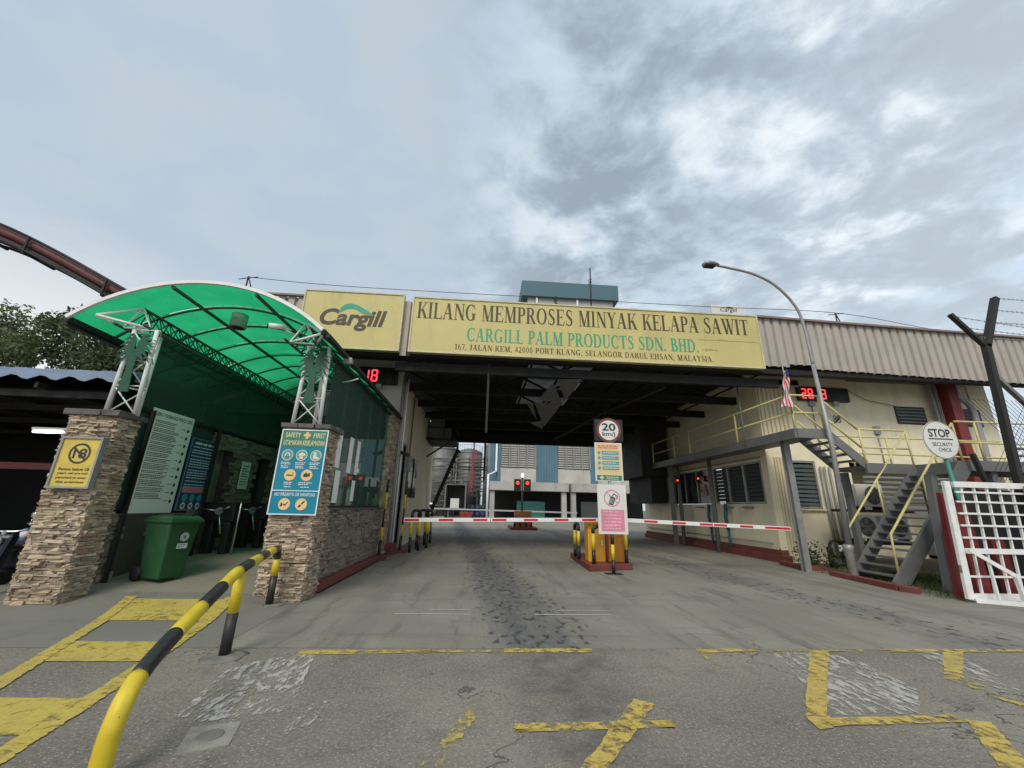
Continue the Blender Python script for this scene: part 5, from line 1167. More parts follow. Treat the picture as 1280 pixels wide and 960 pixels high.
# vents / floodlights above the walkway
for x_, lb in ((11.1, 'left one of two grey floodlights high on the battened wall'), (11.75, 'right one of two grey floodlights high on the battened wall')):
    t = thing('floodlight', lb, 'floodlight', (x_, 14, 6.3)); m = MB(); m.box(x_ - .2, x_ + .2, 13.85, 13.95, 6.28, 6.55); obj('housing', m, M_galv, t, bevel=.02); m = MB(); m.box(x_ - .16, x_ + .16, 13.842, 13.849, 6.32, 6.51); obj('lens', m, M_glassd, t)
    m = MB(); m.box(x_ - .03, x_ + .03, 13.951, 14.13, 6.38, 6.44); obj('bracket', m, M_galv, t)
# air conditioners
def aircon(x, y, z, label):
    t = thing('air_conditioner', label, 'air conditioner', (x, y, z), 'air conditioner outdoor units under the walkway')
    w, h, d = .95, .72, .34; m = MB(); m.box(x, x + w, y, y + d, z, z + h); obj('casing', m, M_ac, t, bevel=.02)
    c = (x + .56, y - .006, z + h / 2); m = MB(); m.lathe(c, [(.29, -.004), (.29, .004)], 24, 'y'); obj('fan_opening', m, M_blk, t)
    m = MB()
    for r in (.06, .11, .16, .21, .26, .30): m.tube([(c[0] + r * math.cos(2 * math.pi * k / 20), y - .03, c[2] + r * math.sin(2 * math.pi * k / 20)) for k in range(21)], .005, 4)
    for k in range(12): m.tube([(c[0], y - .032, c[2]), (c[0] + .3 * math.cos(k * math.pi / 6), y - .032, c[2] + .3 * math.sin(k * math.pi / 6))], .004, 4)
    obj('grille', m, M_galv, t)
    for k in range(5):
        b = MB(); a = 2 * math.pi * k / 5; b.prism([(c[0] + .04 * math.cos(a), y - .013, c[2] + .04 * math.sin(a)), (c[0] + .25 * math.cos(a), y - .013, c[2] + .25 * math.sin(a)), (c[0] + .25 * math.cos(a + .6), y - .02, c[2] + .25 * math.sin(a + .6)), (c[0] + .04 * math.cos(a + 1), y - .02, c[2] + .04 * math.sin(a + 1))], (0, -.004, 0)); obj('fan_blade', b, M_gsteel, t)
    m = MB(); m.box(x + .1, x + .18, y, y + d, z - .10, z - .002); m.box(x + w - .18, x + w - .1, y, y + d, z - .10, z - .002); obj('feet', m, M_dark, t)
ac_shelf = MB(); ac_shelf.box(11.9, 14.3, 12.9, 13.5, 1.72, 1.80); ac_shelf.box(11.9, 14.3, 12.9, 13.5, .72, .80); o = obj('equipment_shelf', ac_shelf, M_dark); tag(o, 'dark steel rack shelves holding the air conditioners under the walkway', 'rack')
aircon(12.45, 12.95, 1.90, 'cream air conditioner unit on the upper rack shelf behind the stair'); aircon(12.0, 12.95, .90, 'cream air conditioner unit on the lower rack shelf, leftmost')
aircon(13.1, 12.95, .90, 'cream air conditioner unit on the lower shelf, right behind the steps'); aircon(14.35, 12.6, .45, 'cream air conditioner unit lowest at right behind the grey stringer')
for k in range(7):
    pass
t = thing('louvred_screen', 'grey slatted metal screen behind the stair below the walkway', 'screen', (14.5, 13.9, 1.5))
for k in range(9): m = MB(); m.box(13.65, 17.4, 13.75, 13.80, 1.55 + k * .17, 1.62 + k * .17); obj('slat', m, M_galv, t)
# odd equipment and shrubs by the wall foot
def shrub(x, y, s, n, label):
    t = thing('shrub', label, 'shrub', (x, y, 0))
    m = MB()
    for k in range(6): a = random.uniform(0, 6.28); m.tube([(x, y, 0), (x + .25 * s * math.cos(a), y + .25 * s * math.sin(a), s * random.uniform(.4, .8))], .01, 4)
    obj('stem', m, M_bark, t); lf = MB()
    for k in range(n):
        p = Vector((x + random.gauss(0, .28) * s, y + random.gauss(0, .28) * s, random.uniform(.05, 1) * s)); d = Vector((random.uniform(-1, 1), random.uniform(-1, 1), random.uniform(-.4, 1))).normalized() * .09; sd_ = d.cross(Vector((random.random(), random.random(), 1))).normalized() * .03
        lf.face([p, p + d * .5 + sd_, p + d, p + d * .5 - sd_])
    obj('leaves', lf, M_leaf2, t)
shrub(10.55, 13.2, .75, 260, 'low dark green shrub at the foot of the cream wall corner'); shrub(11.2, 12.9, .6, 200, 'small dark shrub between the lamp post and the grey column'); shrub(10.9, 13.5, .45, 160, 'smallest dark plant beside the wall pipes')
t = thing('hose_reel', 'black coiled hose reel with white tag by the cream wall foot', 'hose reel', (11.6, 13.2, 0))
m = MB(); m.tube([(11.6 + .26 * math.cos(a * .5), 13.2 + .03 * (a % 3), .55 + .26 * math.sin(a * .5)) for a in range(40)], .035, 6); obj('coil', m, M_rub, t)
m = MB(); m.box(11.3, 11.36, 13.1, 13.3, 0, .6); m.box(11.85, 11.91, 13.1, 13.3, 0, .6); obj('stand', m, M_dark, t); m = MB(); m.box(11.5, 11.7, 13.02, 13.03, .5, .68); obj('tag', m, M_inkw, t)
g_ = MB()
for k in range(3800):
    x_, y_ = random.uniform(9.65, 13.5), random.uniform(8.35, 12.0); 
    if x_ < 9.75 and y_ > 9.2: continue
    h = random.uniform(.04, .16) * (1.2 if x_ > 10.2 else .7); a = random.uniform(0, 6.28); w = .012; lx, ly = random.gauss(0, .04), random.gauss(0, .04)
    g_.face([(x_ - w * math.cos(a), y_ - w * math.sin(a), -.01), (x_ + w * math.cos(a), y_ + w * math.sin(a), -.01), (x_ + lx, y_ + ly, h)])
o = obj('grass', g_, M_grass, kind='stuff', origin=(11, 10, 0)); tag(o, 'short patchy grass and weeds under the steel stair', 'grass')

# ================================================================== STREET LAMP
LS = 11.0 / 12.1
def lp(x, z, y=0.0): return (x * LS, 11.0 + y, 1.6 + (z - 1.6) * LS)
t = thing('street_lamp', 'tall grey street lamp with curved arm reaching over the sign', 'street lamp', (9.98, 11.0, 0))
tubep('pole', [(10.02, 11.0, .85), lp(11.15, 3.7), lp(11.08, 6.5)], [.078, .068, .054], M_galv, t, 12)
tubep('arm', smooth_curve([lp(11.08, 6.5), lp(11.03, 8.1), lp(10.80, 8.85), lp(10.24, 9.53), lp(9.50, 9.93), lp(8.62, 10.12), lp(8.2, 10.18)]), .042, M_galv, t, 10)
m = MB(); m.lathe((9.98, 11.0, 0), [(.095, 0), (.105, .02), (.105, .68), (.125, .71), (.125, .82), (.085, .85)], 16); obj('base_sleeve', m, M_galv, t)
m = MB(); prof = [(0, .055), (.07, .10), (.20, .15), (.36, .17), (.50, .135), (.57, .045)]; vs = []; n = 14; c0 = lp(8.24, 10.21)
for u, r_ in prof:
    for k in range(n):
        a = 2 * math.pi * k / n; vs.append((c0[0] - u, 11.0 + r_ * math.cos(a), c0[2] + r_ * (.75 if math.sin(a) > 0 else .35) * math.sin(a) - u * .02))
m.add(vs, [(i * n + k, i * n + (k + 1) % n, (i + 1) * n + (k + 1) % n, (i + 1) * n + k) for i in range(len(prof) - 1) for k in range(n)] + [tuple(range(n))[::-1], tuple(range((len(prof) - 1) * n, len(prof) * n))], True)
obj('lamp_head', m, M_galv, t)
m = MB(); m.prism([(c0[0] - .16, 10.90, c0[2] - .03), (c0[0] - .50, 10.91, c0[2] - .03), (c0[0] - .50, 11.09, c0[2] - .03), (c0[0] - .16, 11.10, c0[2] - .03)], (0, 0, -.06)); obj('lens', m, M_dark, t)

# ================================================================== STOP SIGN, WHITE GATE, FENCE
t = thing('stop_sign', 'round white stop security check sign on a teal post', 'sign', (11.0, 8.75, 0))
cx_, cy_, cz_ = 10.86, 8.75, 3.38; rr = .455
m = MB(); m.lathe((cx_, cy_, cz_), [(rr, 0), (rr, .012)], 40, 'y'); obj('disc', m, M_signw, t)
bd = Board((cx_, cy_ - .001, cz_), (1, 0, 0)); m = MB(); bd.ring(m, 0, 0, rr - .022, rr - .008, .004, 40); obj('rim_line', m, paint('rim_olive', (0.16, 0.16, 0.08), .5), t)
sans(bd, 'STOP', -.28, .28, .06, .26, .004, M_ink, t, bold=.02); sans(bd, 'SECURITY', -.25, .27, -.155, -.065, .004, M_ink, t); sans(bd, 'CHECK', -.13, .20, -.28, -.19, .004, M_ink, t)
m = MB(); bd.rect(m, -.31, .31, .005, .03, .004); obj('rule', m, M_ink, t)
tubep('post', [(11.0, 8.80, 0), (10.90, 8.80, 3.2)], .04, paint('teal_post', (0.04, 0.22, 0.18), .5), t, 10)
M_gwht = paint('gate_white', (0.80, 0.80, 0.78), 0.5, 0.10, 0.5, (0.38, 0.30, 0.22), scale=5, bmp=.2)
t = thing('lattice_gate', 'white square lattice sliding gate with sloping end brace', 'gate', (10.5, 8.2, 0))
gx0, gx1, gz0, gz1, gy = 9.86, 12.9, .06, 2.30, 8.2
def gx(z): return 9.78 + (10.12 - 9.78) * (z / 2.3) * .9
m = MB(); m.beam((9.80, gy, gz0), (9.99, gy, 2.36), .06, .14, (1, 0, 0)); obj('stile', m, M_gwht, t)
for z_, h_ in ((.10, .13), (.62, .0), (.96, .10), (2.30, .12)):
    if h_: m = MB(); m.beam((gx(z_) + .06, gy + .002, z_), (13.1, gy + .002, z_), .055, h_); obj('rail', m, M_gwht, t)
for k in range(7): 
    z_ = (.48, 1.22, 1.46, 1.70, 1.94, 2.14)[k] if k < 6 else .30
    if k < 6: m = MB(); m.beam((gx(z_) + .07, gy - .01, z_), (13.1, gy - .01, z_), .03, .038); obj('lattice_bar', m, M_gwht, t)
for k in range(10): 
    xb = 10.14 + k * .30; m = MB(); m.beam((xb - .02, gy + .024, .16), (xb + .20, gy + .024, 2.26), .03, .042); obj('lattice_bar', m, M_gwht, t)
m = MB(); m.beam((9.93, gy - .12, 1.0), (10.42, gy - .40, .55), .06, .07); m.beam((10.42, gy - .40, .58), (10.45, gy - .40, .04), .06, .07); m.beam((9.85, gy - .05, .05), (10.45, gy - .40, .05), .06, .08); m.beam((10.45, gy - .40, .05), (12.6, gy - .40, .05), .06, .08); m.beam((10.14, gy - .22, .1), (10.16, gy - .22, .82), .04, .04); obj('end_brace', m, M_gwht, t)
for z_ in (.55, 1.75): m = MB(); m.lathe((gx(z_) - .07, gy, z_), [(.028, 0), (.03, .01), (.03, .13), (.028, .14)], 10); obj('hinge', m, M_gsteel, t)
t = thing('red_gate_frame', 'dark red steel frame and panels standing behind the white gate', 'gate frame', (10.5, 8.6, 0))
m = MB(); m.beam((9.98, 8.5, 0), (10.22, 8.5, 2.12), .22, .10, (0, 1, 0)); obj('post', m, M_maroon, t)
m = MB(); m.box(10.45, 10.78, 8.55, 8.62, .1, 2.0); obj('panel', m, M_maroon, t)
m = MB(); m.box(11.10, 11.40, 8.55, 8.62, .1, 1.2); obj('panel', m, M_maroon, t)
m = MB(); m.beam((11.9, 8.06, 2.34), (12.2, 8.06, .9), .28, .06, (0, 1, 0)); m.beam((11.75, 8.10, 2.3), (11.95, 8.10, .5), .12, .05, (0, 1, 0)); obj('panel', m, paint('bright_maroon', (0.30, 0.03, 0.03), .5), t)
m = MB(); m.box(10.85, 14.5, 8.9, 8.96, .05, 2.25); obj('shade_backdrop', m, M_dark, t)  # added dark sheet standing in for the deep shade behind the gate
m = MB(); m.beam((10.62, 9.25, 0), (10.92, 9.25, 2.6), .16, .16); o = obj('steel_post', m, M_gsteel); tag(o, 'grey steel post leaning between the stair and white gate', 'post')
m = MB(); m.beam((11.36, 8.6, 3.05), (11.50, 8.6, 2.3), .07, .09); o = obj('steel_stub', m, M_dark); tag(o, 'short dark steel stub rising above the white gate top', 'post')
t = thing('fence_post', 'tall dark Y topped fence post with barbed wire arms', 'fence post', (11.75, 8.25, 0))
beamp('post', (11.62, 8.3, 0), (12.25, 8.3, 5.72), .13, .13, M_dark, t); beamp('outer_arm', (12.25, 8.3, 5.65), (12.98, 8.3, 7.05), .13, .12, M_dark, t); beamp('inner_arm', (12.22, 8.3, 5.68), (11.55, 8.3, 6.50), .10, .08, M_dark, t)
beamp('raking_strut', (12.20, 8.3, 4.9), (13.6, 8.3, 3.2), .10, .08, M_gsteel, t)
t = thing('chain_link_fence', 'dark chain link fence with barbed strands running right from post', 'fence', (13, 8.3, 2.5))
m = MB()
for k in range(30):
    a = 12.1 + k * .12 - .9; m.tube([(a, 8.3, 2.4), (a + 1.6, 8.3, 4.3)], .006, 4); m.tube([(a + 1.6, 8.31, 2.4), (a, 8.31, 4.3)], .006, 4)
m.v = [(x, y, z) for x, y, z in m.v]; obj('mesh_wire', m, M_dark, t)
for (p, q_) in (((12.98, 8.3, 7.05), (16, 8.3, 7.0)), ((12.80, 8.3, 6.7), (16, 8.3, 6.6)), ((12.62, 8.3, 6.35), (16, 8.3, 6.3)), ((12.30, 8.3, 5.9), (16, 8.3, 5.85)), ((11.6, 8.3, 6.45), (16, 8.5, 6.15)), ((11.85, 8.3, 6.15), (16, 8.5, 6.0))):
    m = MB(); m.tube([p, q_], .008, 4); d = Vector(q_) - Vector(p)
    for k in range(24): c = Vector(p) + d * (k / 24); m.tube([c + Vector((-.02, 0, -.03)), c + Vector((.02, 0, .03))], .004, 3); m.tube([c + Vector((.02, 0, -.03)), c + Vector((-.02, 0, .03))], .004, 3)
    obj('barbed_strand', m, M_galv, t)
# pipes/rack seen through the gap right of the office
t = thing('pipe_rack', 'grey pipe rack seen through the gap right of the office', 'pipe rack', (24, 18, 0))
for k in range(6): tubep('pipe', [(20.6, 17 + k * .3, 3.0 + k * .42), (34, 18 + k * .3, 3.1 + k * .42)], .07, M_gsteel, t)
for x_ in (21.5, 24.5, 27.5): beamp('rack_post', (x_, 17, 0), (x_, 17, 5.6), .14, .14, M_gsteel, t)
m = MB(); m.box(20.5, 34, 20, 20.1, 0, 4.2); obj('back_sheet', m, M_conc2, t)

# ================================================================== ISLAND, BARRIERS, SIGN POST
kb = MB(); kb.prism([(2.95, 11.45, 0), (4.30, 11.95, 0), (4.45, 14.6, 0), (3.10, 14.6, 0)][::-1], (0, 0, .17)); kb.f = kb.f
o = obj('traffic_island', kb, M_kerb, kind='structure', bevel=.02)
def cabinet(x, y, w, d, h, label, mat):
    t = thing('barrier_cabinet', label, 'barrier', (x, y, .17)); m = MB(); m.box(x, x + w, y, y + d, .17, .17 + h); obj('housing', m, mat, t, bevel=.02)
    m = MB(); m.box(x - .03, x + w + .03, y - .03, y + d + .03, .172 + h, .22 + h); obj('lid', m, mat, t, bevel=.01)
    m = MB(); m.box(x + .05, x + w - .05, y - .008, y - .002, .28, .05 + h); obj('door_panel', m, mat, t); m = MB(); m.box(x + w - .12, x + w - .08, y - .025, y - .009, .6, .75); obj('lock', m, M_chrome, t); return t
c1 = cabinet(3.10, 12.15, .50, .42, 1.12, 'orange barrier cabinet on the island lifting the left boom', paint('barrier_amber', (0.74, 0.36, 0.03), .4, .1, .25))
c2 = cabinet(3.72, 12.20, .50, .42, 1.05, 'orange barrier cabinet on the island lifting the right boom', M_orange)
def boom(x0, z0, x1, z1, y, reds, label, x_joint):
    t = thing('boom_arm', label, 'barrier arm', (x0, y, z0)); f = lambda x: z0 + (z1 - z0) * (x - x0) / (x1 - x0)
    m = MB(); m.beam((x0, y, z0), (x1, y, z1), .05, .11); obj('arm', m, M_wht, t, bevel=.008)
    for r in reds: m = MB(); m.beam((r - .2, y - .027, f(r - .2)), (r + .2, y - .027, f(r + .2)), .004, .062); obj('red_band', m, M_red, t)
    m = MB(); m.beam((x_joint - .01, y - .003, f(x_joint)), (x_joint + .01, y - .003, f(x_joint)), .053, .118); obj('joint', m, M_gsteel, t); return t
boom(-2.15, 1.19, 3.9, 1.32, 12.0, (-1.93, -.98, -.02, .52, 1.42, 2.30, 3.1), 'white boom with red bands across the left lane', .27)
boom(4.0, 1.32, 9.23, 1.18, 12.05, (4.95, 5.8, 6.62, 7.05, 7.85, 8.62, 9.0), 'white boom with red bands across the right lane', 6.8)
# hoop bollards
def hoop(x, y, x2, y2, h, label, grp='yellow and black hoop bollards'):
    t = thing('hoop_bollard', label, 'bollard', ((x + x2) / 2, (y + y2) / 2, 0), grp)
    z0 = 0.17 if 2.9 < x < 4.5 else 0
    for a, b in ((x, y), (x2, y2)):
        tubep('leg_black', [(a, b, z0), (a, b, z0 + h * .36)], .052, M_blk, t, 12); tubep('leg_yellow', [(a, b, z0 + h * .36), (a, b, z0 + h * .80)], .052, M_yel, t, 12)
    arc = [(x, y, z0 + h * .80), (x, y, z0 + h * .92), (x + (x2 - x) * .12, y + (y2 - y) * .12, z0 + h * .985), (x + (x2 - x) * .3, y + (y2 - y) * .3, z0 + h), (x + (x2 - x) * .7, y + (y2 - y) * .7, z0 + h), (x + (x2 - x) * .88, y + (y2 - y) * .88, z0 + h * .985), (x2, y2, z0 + h * .92), (x2, y2, z0 + h * .80)]
    tubep('bend', arc, .052, M_blk, t, 12)
hoop(-2.46, 15.3, -2.25, 15.9, 1.4, 'black and yellow hoop bollard nearest along the left tunnel wall'); hoop(-2.42, 16.6, -2.10, 17.0, 1.4, 'middle hoop bollard of three along the left tunnel wall'); hoop(-2.35, 18.2, -2.2, 19.0, 1.4, 'farthest hoop bollard of three along the left tunnel wall')
hoop(3.14, 11.72, 4.16, 12.02, .98, 'wide hoop bollard across the front of the orange cabinets')
hoop(3.0, 12.9, 3.0, 13.4, .98, 'hoop bollard on the far left edge of the red island'); hoop(4.3, 12.9, 4.3, 13.4, .98, 'hoop bollard on the far right edge of the red island')
t = thing('sign_post', 'speed limit and notice sign post standing before the orange barriers', 'sign post', (3.52, 11.1, 0))
x_, y_ = 3.50, 11.15
for a, b, mt in ((.0, .34, M_blk), (.34, .72, M_yel), (.72, 1.0, M_blk), (1.0, 3.0, M_galv)): tubep('pole_band' if a < 1 else 'pole', [(x_, y_, a), (x_, y_, b)], .047 if a < 1 else .04, mt, t, 12)
m = MB(); m.box(x_ - .22, x_ + .22, y_ - .14, y_ + .14, .004, .02); obj('base_plate', m, M_dark, t); 
dcx, dcz = x_ + .03, 3.77
m = MB(); m.box(dcx - .40, dcx - .2, y_ - .02, y_ + .10, dcz - .30, dcz + .32); m.box(dcx + .2, dcx + .42, y_ - .02, y_ + .10, dcz - .30, dcz + .32); m.box(dcx - .19, dcx + .19, y_ + .02, y_ + .10, dcz - .30, dcz + .32); obj('back_box', m, M_blk, t)
m = MB(); m.lathe((dcx, y_ - .05, dcz), [(.355, 0), (.355, .012)], 36, 'y'); obj('speed_disc', m, paint('sign_rim', (0.20, 0.045, 0.04), .5), t)
bd = Board((dcx, y_ - .05, dcz), (1, 0, 0)); m = MB(); bd.disc(m, 0, 0, .285, .003, 36); obj('disc_face', m, M_signw, t)
sans(bd, '20', -.20, .20, -.02, .20, .006, M_ink, t, bold=.025); sans(bd, 'km/j', -.19, .18, -.20, -.05, .006, M_ink, t, bold=.02)
bd = Board((x_ - .40, y_ - .05, 2.35), (1, 0, 0)); m = MB(); bd.slab(m, 0, .78, 0, 1.06, -.01, 0); obj('notice_plate', m, M_signw, t)
m = MB(); bd.rect(m, .04, .74, .18, 1.02, .003); obj('peach_field', m, M_peach, t)
for k in range(4): m = MB(); bd.rect(m, .20, .68, .72 - k * .14, .82 - k * .14, .006); obj('cyan_band', m, M_cyan, t); m = MB(); bd.disc(m, .12, .77 - k * .14, .045, .006, 14); obj('pictogram', m, M_cyan, t)
m = MB(); bd.rect(m, .04, .74, .02, .16, .004); obj('green_footer', m, M_pgreen, t)
m = MB(); textlines(bd, m, .1, .68, .98, 2, .055, .026, .006, .15); obj('print', m, M_inkr, t)
m = MB(); textlines(bd, m, .24, .66, .785 , 1, .14, .022, .009, .2); textlines(bd, m, .24, .66, .645 , 1, .14, .022, .009, .2); textlines(bd, m, .24, .66, .505, 1, .14, .022, .009, .2); textlines(bd, m, .24, .66, .365, 1, .14, .022, .009, .2); textlines(bd, m, .3, .66, .12, 2, .05, .02, .007, .2); bd.rect(m, .16, .19, .03, .15, .007); bd.rect(m, .12, .23, .07, .11, .009); obj('print', m, M_inkc, t)
bd = Board((x_ - .37, y_ - .05, .98), (1, 0, 0)); m = MB(); bd.slab(m, 0, .80, 0, 1.28, -.01, 0); obj('notice_plate', m, M_signw, t)
m = MB(); bd.ring(m, .40, .92, .195, .225, .004); bd.line(m, .26, 1.07, .55, .79, .022, .006); obj('prohibition_ring', m, M_pink, t)
m = MB(); bd.poly(m, [(.30, .76), (.42, .74), (.50, .93), (.36, .97)][::1], .008); bd.line(m, .40, .96, .46, 1.04, .02, .010); bd.line(m, .45, 1.04, .55, .97, .02, .011); bd.line(m, .55, .98, .53, .90, .02, .012); obj('phone_symbol', m, M_ink, t)
m = MB()
for k in range(3): bd.line(m, .33 + k * .035, .78 - .003 * k, .375 + k * .035, .93 - .003 * k, .010, .013)
obj('phone_keys', m, M_signw, t)
m = MB(); bd.rect(m, .08, .72, .07, .62, .004); obj('pink_panel', m, M_pink, t)
m = MB(); textlines(bd, m, .13, .68, .58, 6, .085, .03, .007, .15); obj('print', m, paint('pale_pink', (.80, .50, .56), .5), t)
# height rods with yellow/black bands by the left wall
for x_, y_, h, lb in ((-3.02, 13.25, 2.35, 'black and yellow banded rod before the stone pier, the nearer one'), (-2.78, 15.2, 2.4, 'black and yellow banded rod beside the white downpipe, the farther one')):
    t = thing('banded_rod', lb, 'banded post', (x_, y_, 0)); zz = [0.0, .55, .92, 1.45, 1.95, h]
    for k in range(5): tubep('band', [(x_ + .02 * zz[k], y_, zz[k]), (x_ + .02 * zz[k + 1], y_, zz[k + 1])], .05 if k == 0 else .034, M_yel if k % 2 else M_blk, t)
    m = MB(); m.box(x_ - .22, x_ + .22, y_ - .15, y_ + .15, 0.002, .09); obj('base_block', m, M_kerb, t, bevel=.01)

# ================================================================== FAR: second island, signal, factory, silos
t = thing('traffic_light', 'black traffic light pair glowing red on the far island', 'traffic light', (3.1, 32, 0))
tubep('pole', [(3.1, 32, .3), (3.1, 32, 3.85)], .07, M_blk, t)
for s in (-1, 1):
    m = MB(); m.box(3.1 + s * .38 - .27, 3.1 + s * .38 + .27, 31.85, 32.15, 2.85, 3.72); f = obj('signal_head', m, M_blk, t, bevel=.03)
    m = MB(); m.lathe((3.1 + s * .38, 31.83, 3.42), [(.14, -.02), (.14, .01)], 16, 'y'); obj('red_lens', m, M_sig, f)
m = MB(); m.lathe((3.1, 32, 3.85), [(.06, 0), (.10, .1), (.10, .25), (.04, .32)], 10); obj('beacon', m, glow('beacon_white', (1, 1, 1), 1.5), t)
kb = MB(); kb.box(2.2, 4.2, 31.2, 35, 0.004, .2); obj('traffic_island', kb, M_kerb, kind='structure', bevel=.02)
t = thing('barrier_cabinet', 'rusty orange barrier cabinet below the far traffic light', 'barrier', (3.2, 31.8, .2))
m = MB(); m.box(2.5, 3.8, 31.5, 32.0, .2, 1.35); obj('housing', m, paint('rusty_orange', (0.36, 0.13, 0.05), .6, .3, .5), t, bevel=.03)
for k in range(4): tubep('guard_bar', [(2.5 + .42 * k, 31.4, .2), (2.5 + .42 * k, 31.4, .9)], .07, M_maroon if k % 2 else M_blk, t)
t = thing('boom_arm', 'thin far white boom arm crossing behind the front barrier', 'barrier arm', (-4, 32, 1.2)); m = MB(); m.beam((-5.6, 32.1, 1.38), (7.4, 32.1, 1.30), .05, .11); obj('arm', m, M_wht, t)
# factory
t = thing('factory_building', 'far grey and blue clad factory block behind the tunnel exit', 'building', (13, 60, 0)); fb = t
FY = 60
m = MB(); m.box(.9, 25.3, FY + .6, FY + 30, 4.8, 34.9); obj('body', m, M_conc2, t)
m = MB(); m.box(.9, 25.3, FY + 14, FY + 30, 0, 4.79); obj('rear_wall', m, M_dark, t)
for a, b in ((.9, 2.55), (7.9, 11.15), (16.15, 17.2), (24.35, 25.3)):
    m = MB(); n = max(2, int((b - a) / .4)); p = (b - a) / n
    for k in range(n): m.box(a + k * p, a + k * p + p * .6, FY + .40, FY + .58, 4.95, 34.8); m.box(a + k * p + p * .6, a + (k + 1) * p, FY + .50, FY + .58, 4.95, 34.8)
    obj('blue_cladding', m, M_blueclad, t)
for a, b in ((2.6, 7.85), (11.2, 16.1), (17.25, 24.3)):
    for zz0 in (7.25,):
        n = 4; p = (b - a) / n
        for k in range(n):
            x0_ = a + k * p; m = MB(); m.box(x0_, x0_ + p - .12, FY + .5, FY + .56, zz0, 15.2); f = obj('louvre_panel', m, M_dark, t)
            s = MB()
            for q_ in range(23): z_ = zz0 + .1 + q_ * .34; s.add([(x0_ + .05, FY + .30, z_), (x0_ + p - .17, FY + .30, z_), (x0_ + p - .17, FY + .49, z_ + .30), (x0_ + .05, FY + .49, z_ + .30)], [(0, 1, 2, 3)])
            obj('louvre_blades', s, M_louv, f, kind='stuff')
            m = MB(); m.box(x0_ + p - .12, x0_ + p, FY + .2, FY + .58, zz0, 15.2); obj('mullion', m, M_louv, t)
    m = MB(); m.box(a, b, FY + .42, FY + .58, 4.9, 7.2); obj('spandrel', m, paint('pale_spandrel', (0.50, 0.48, 0.43), .8, .15, .7, (.2, .18, .15), scale=.5), t)
for a, b in ((1.0, 12.2), (12.6, 25.4)): m = MB(); m.box(a, b, FY - 2.2, FY + .28, 3.88, 5.05); obj('canopy_slab', m, M_conc2, t)
for x_ in (1.4, 11.6, 12.95, 24.9): m = MB(); m.box(x_ - .35, x_ + .35, FY - 1.8, FY - 1.2, 0, 3.88); obj('column', m, M_conc2, t)
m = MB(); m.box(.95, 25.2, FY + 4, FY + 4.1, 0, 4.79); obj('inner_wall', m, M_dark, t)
m = MB(); m.box(5.2, 9.4, FY + 1.9, FY + 2.0, .2, 2.5); obj('teal_door', m, M_tealb, t)
m = MB(); m.box(14.2, 18.4, FY - .9, FY - .8, .3, 2.6); obj('glazed_door', m, M_clear, t)
tubep('downpipe', [(1.9, FY + .1, 14.8), (1.9, FY + .1, 6.6), (.75, FY - 2.3, 5.9), (.75, FY - 2.3, 0)], .16, M_wht, t)
m = MB(); m.box(6.4, 21.4, FY + 1.6, FY + 10, 34.92, 36.6); obj('penthouse', m, M_louv, t)
m = MB(); m.prism([(5.3, FY + 1.0, 36.5), (22.3, FY + 1.0, 36.5), (22.3, FY + 1.0, 39.4), (5.3, FY + 1.0, 39.4)], (0, 10, 0)); obj('penthouse_roof', m, M_roofblue, t)
for x_ in (7.8, 14.9): m = MB(); m.box(x_, x_ + .3, FY + 1.3, FY + 1.6, 34.95, 36.5); obj('penthouse_post', m, M_wht, t)
# silos
for k, (x_, y_, r_, h_, lb) in enumerate(((-7.4, 72, 2.6, 11.3, 'leftmost grey steel storage tank beyond the tunnel'), (-2.6, 74, 2.3, 11.0, 'middle grey steel storage tank behind the red mast'), (2.6, 84, 2.6, 13.8, 'tallest grey storage tank, beside the blue cladding'))):
    t = thing('storage_tank', lb, 'storage tank', (x_, y_, 0), 'storage tanks beyond the tunnel')
    m = MB(); m.lathe((x_, y_, 0), [(r_, 0), (r_, h_), (r_ * .5, h_ + .5), (.2, h_ + .7)], 28); obj('shell', m, M_silo, t)
    for q_ in range(6): m = MB(); m.lathe((x_, y_, h_ * (q_ + .8) / 6), [(r_ + .02, 0), (r_ + .07, .04), (r_ + .07, .14), (r_ + .02, .18)], 28); obj('hoop_band', m, M_gsteel, t)
    m = MB()
    for q_ in range(14): a = math.pi * (1 + q_ / 13.); m.tube([(x_ + r_ * math.cos(a), y_ + r_ * math.sin(a), h_), (x_ + r_ * math.cos(a), y_ + r_ * math.sin(a), h_ + 1.1)], .03, 4)
    m.tube([(x_ + r_ * math.cos(math.pi * (1 + q_ / 13.)), y_ + r_ * math.sin(math.pi * (1 + q_ / 13.)), h_ + 1.1) for q_ in range(14)], .03, 4); obj('top_railing', m, M_gsteel, t)
t = thing('pipe_bridge', 'grey steel pipe bridge crossing in front of the storage tanks', 'pipe bridge', (-3, 66, 0))
for z_ in (7.2, 7.6, 8.9): tubep('pipe', [(-12, 66, z_), (.7, 66, z_ + .05)], .12, M_gsteel, t)
for k in range(5): x_ = -11 + k * 2.9; beamp('bridge_post', (x_, 66.3, 0), (x_, 66.3, 9.3), .2, .2, M_gsteel, t)
for z_ in (5.4, 3.9): tubep('pipe', [(-12, 66.6, z_), (.7, 66.6, z_)], .08, M_silo, t)
t = thing('ladder_mast', 'red painted caged ladder mast beside the storage tanks', 'mast', (-1.4, 62, 0))
beamp('mast', (-1.75, 62, 3.6), (-1.55, 62, 10.0), .38, .3, paint('mast_red', (.30, .03, .04), .6, .3, .3), t); beamp('mast_top', (-1.55, 62, 10.0), (-1.5, 62, 14.5), .3, .3, M_gsteel, t)
for k in range(9): m = MB(); m.box(-1.2, .3, 62, 62.15, 4.0 + k * .6, 4.1 + k * .6); obj('rung', m, M_silo, t)
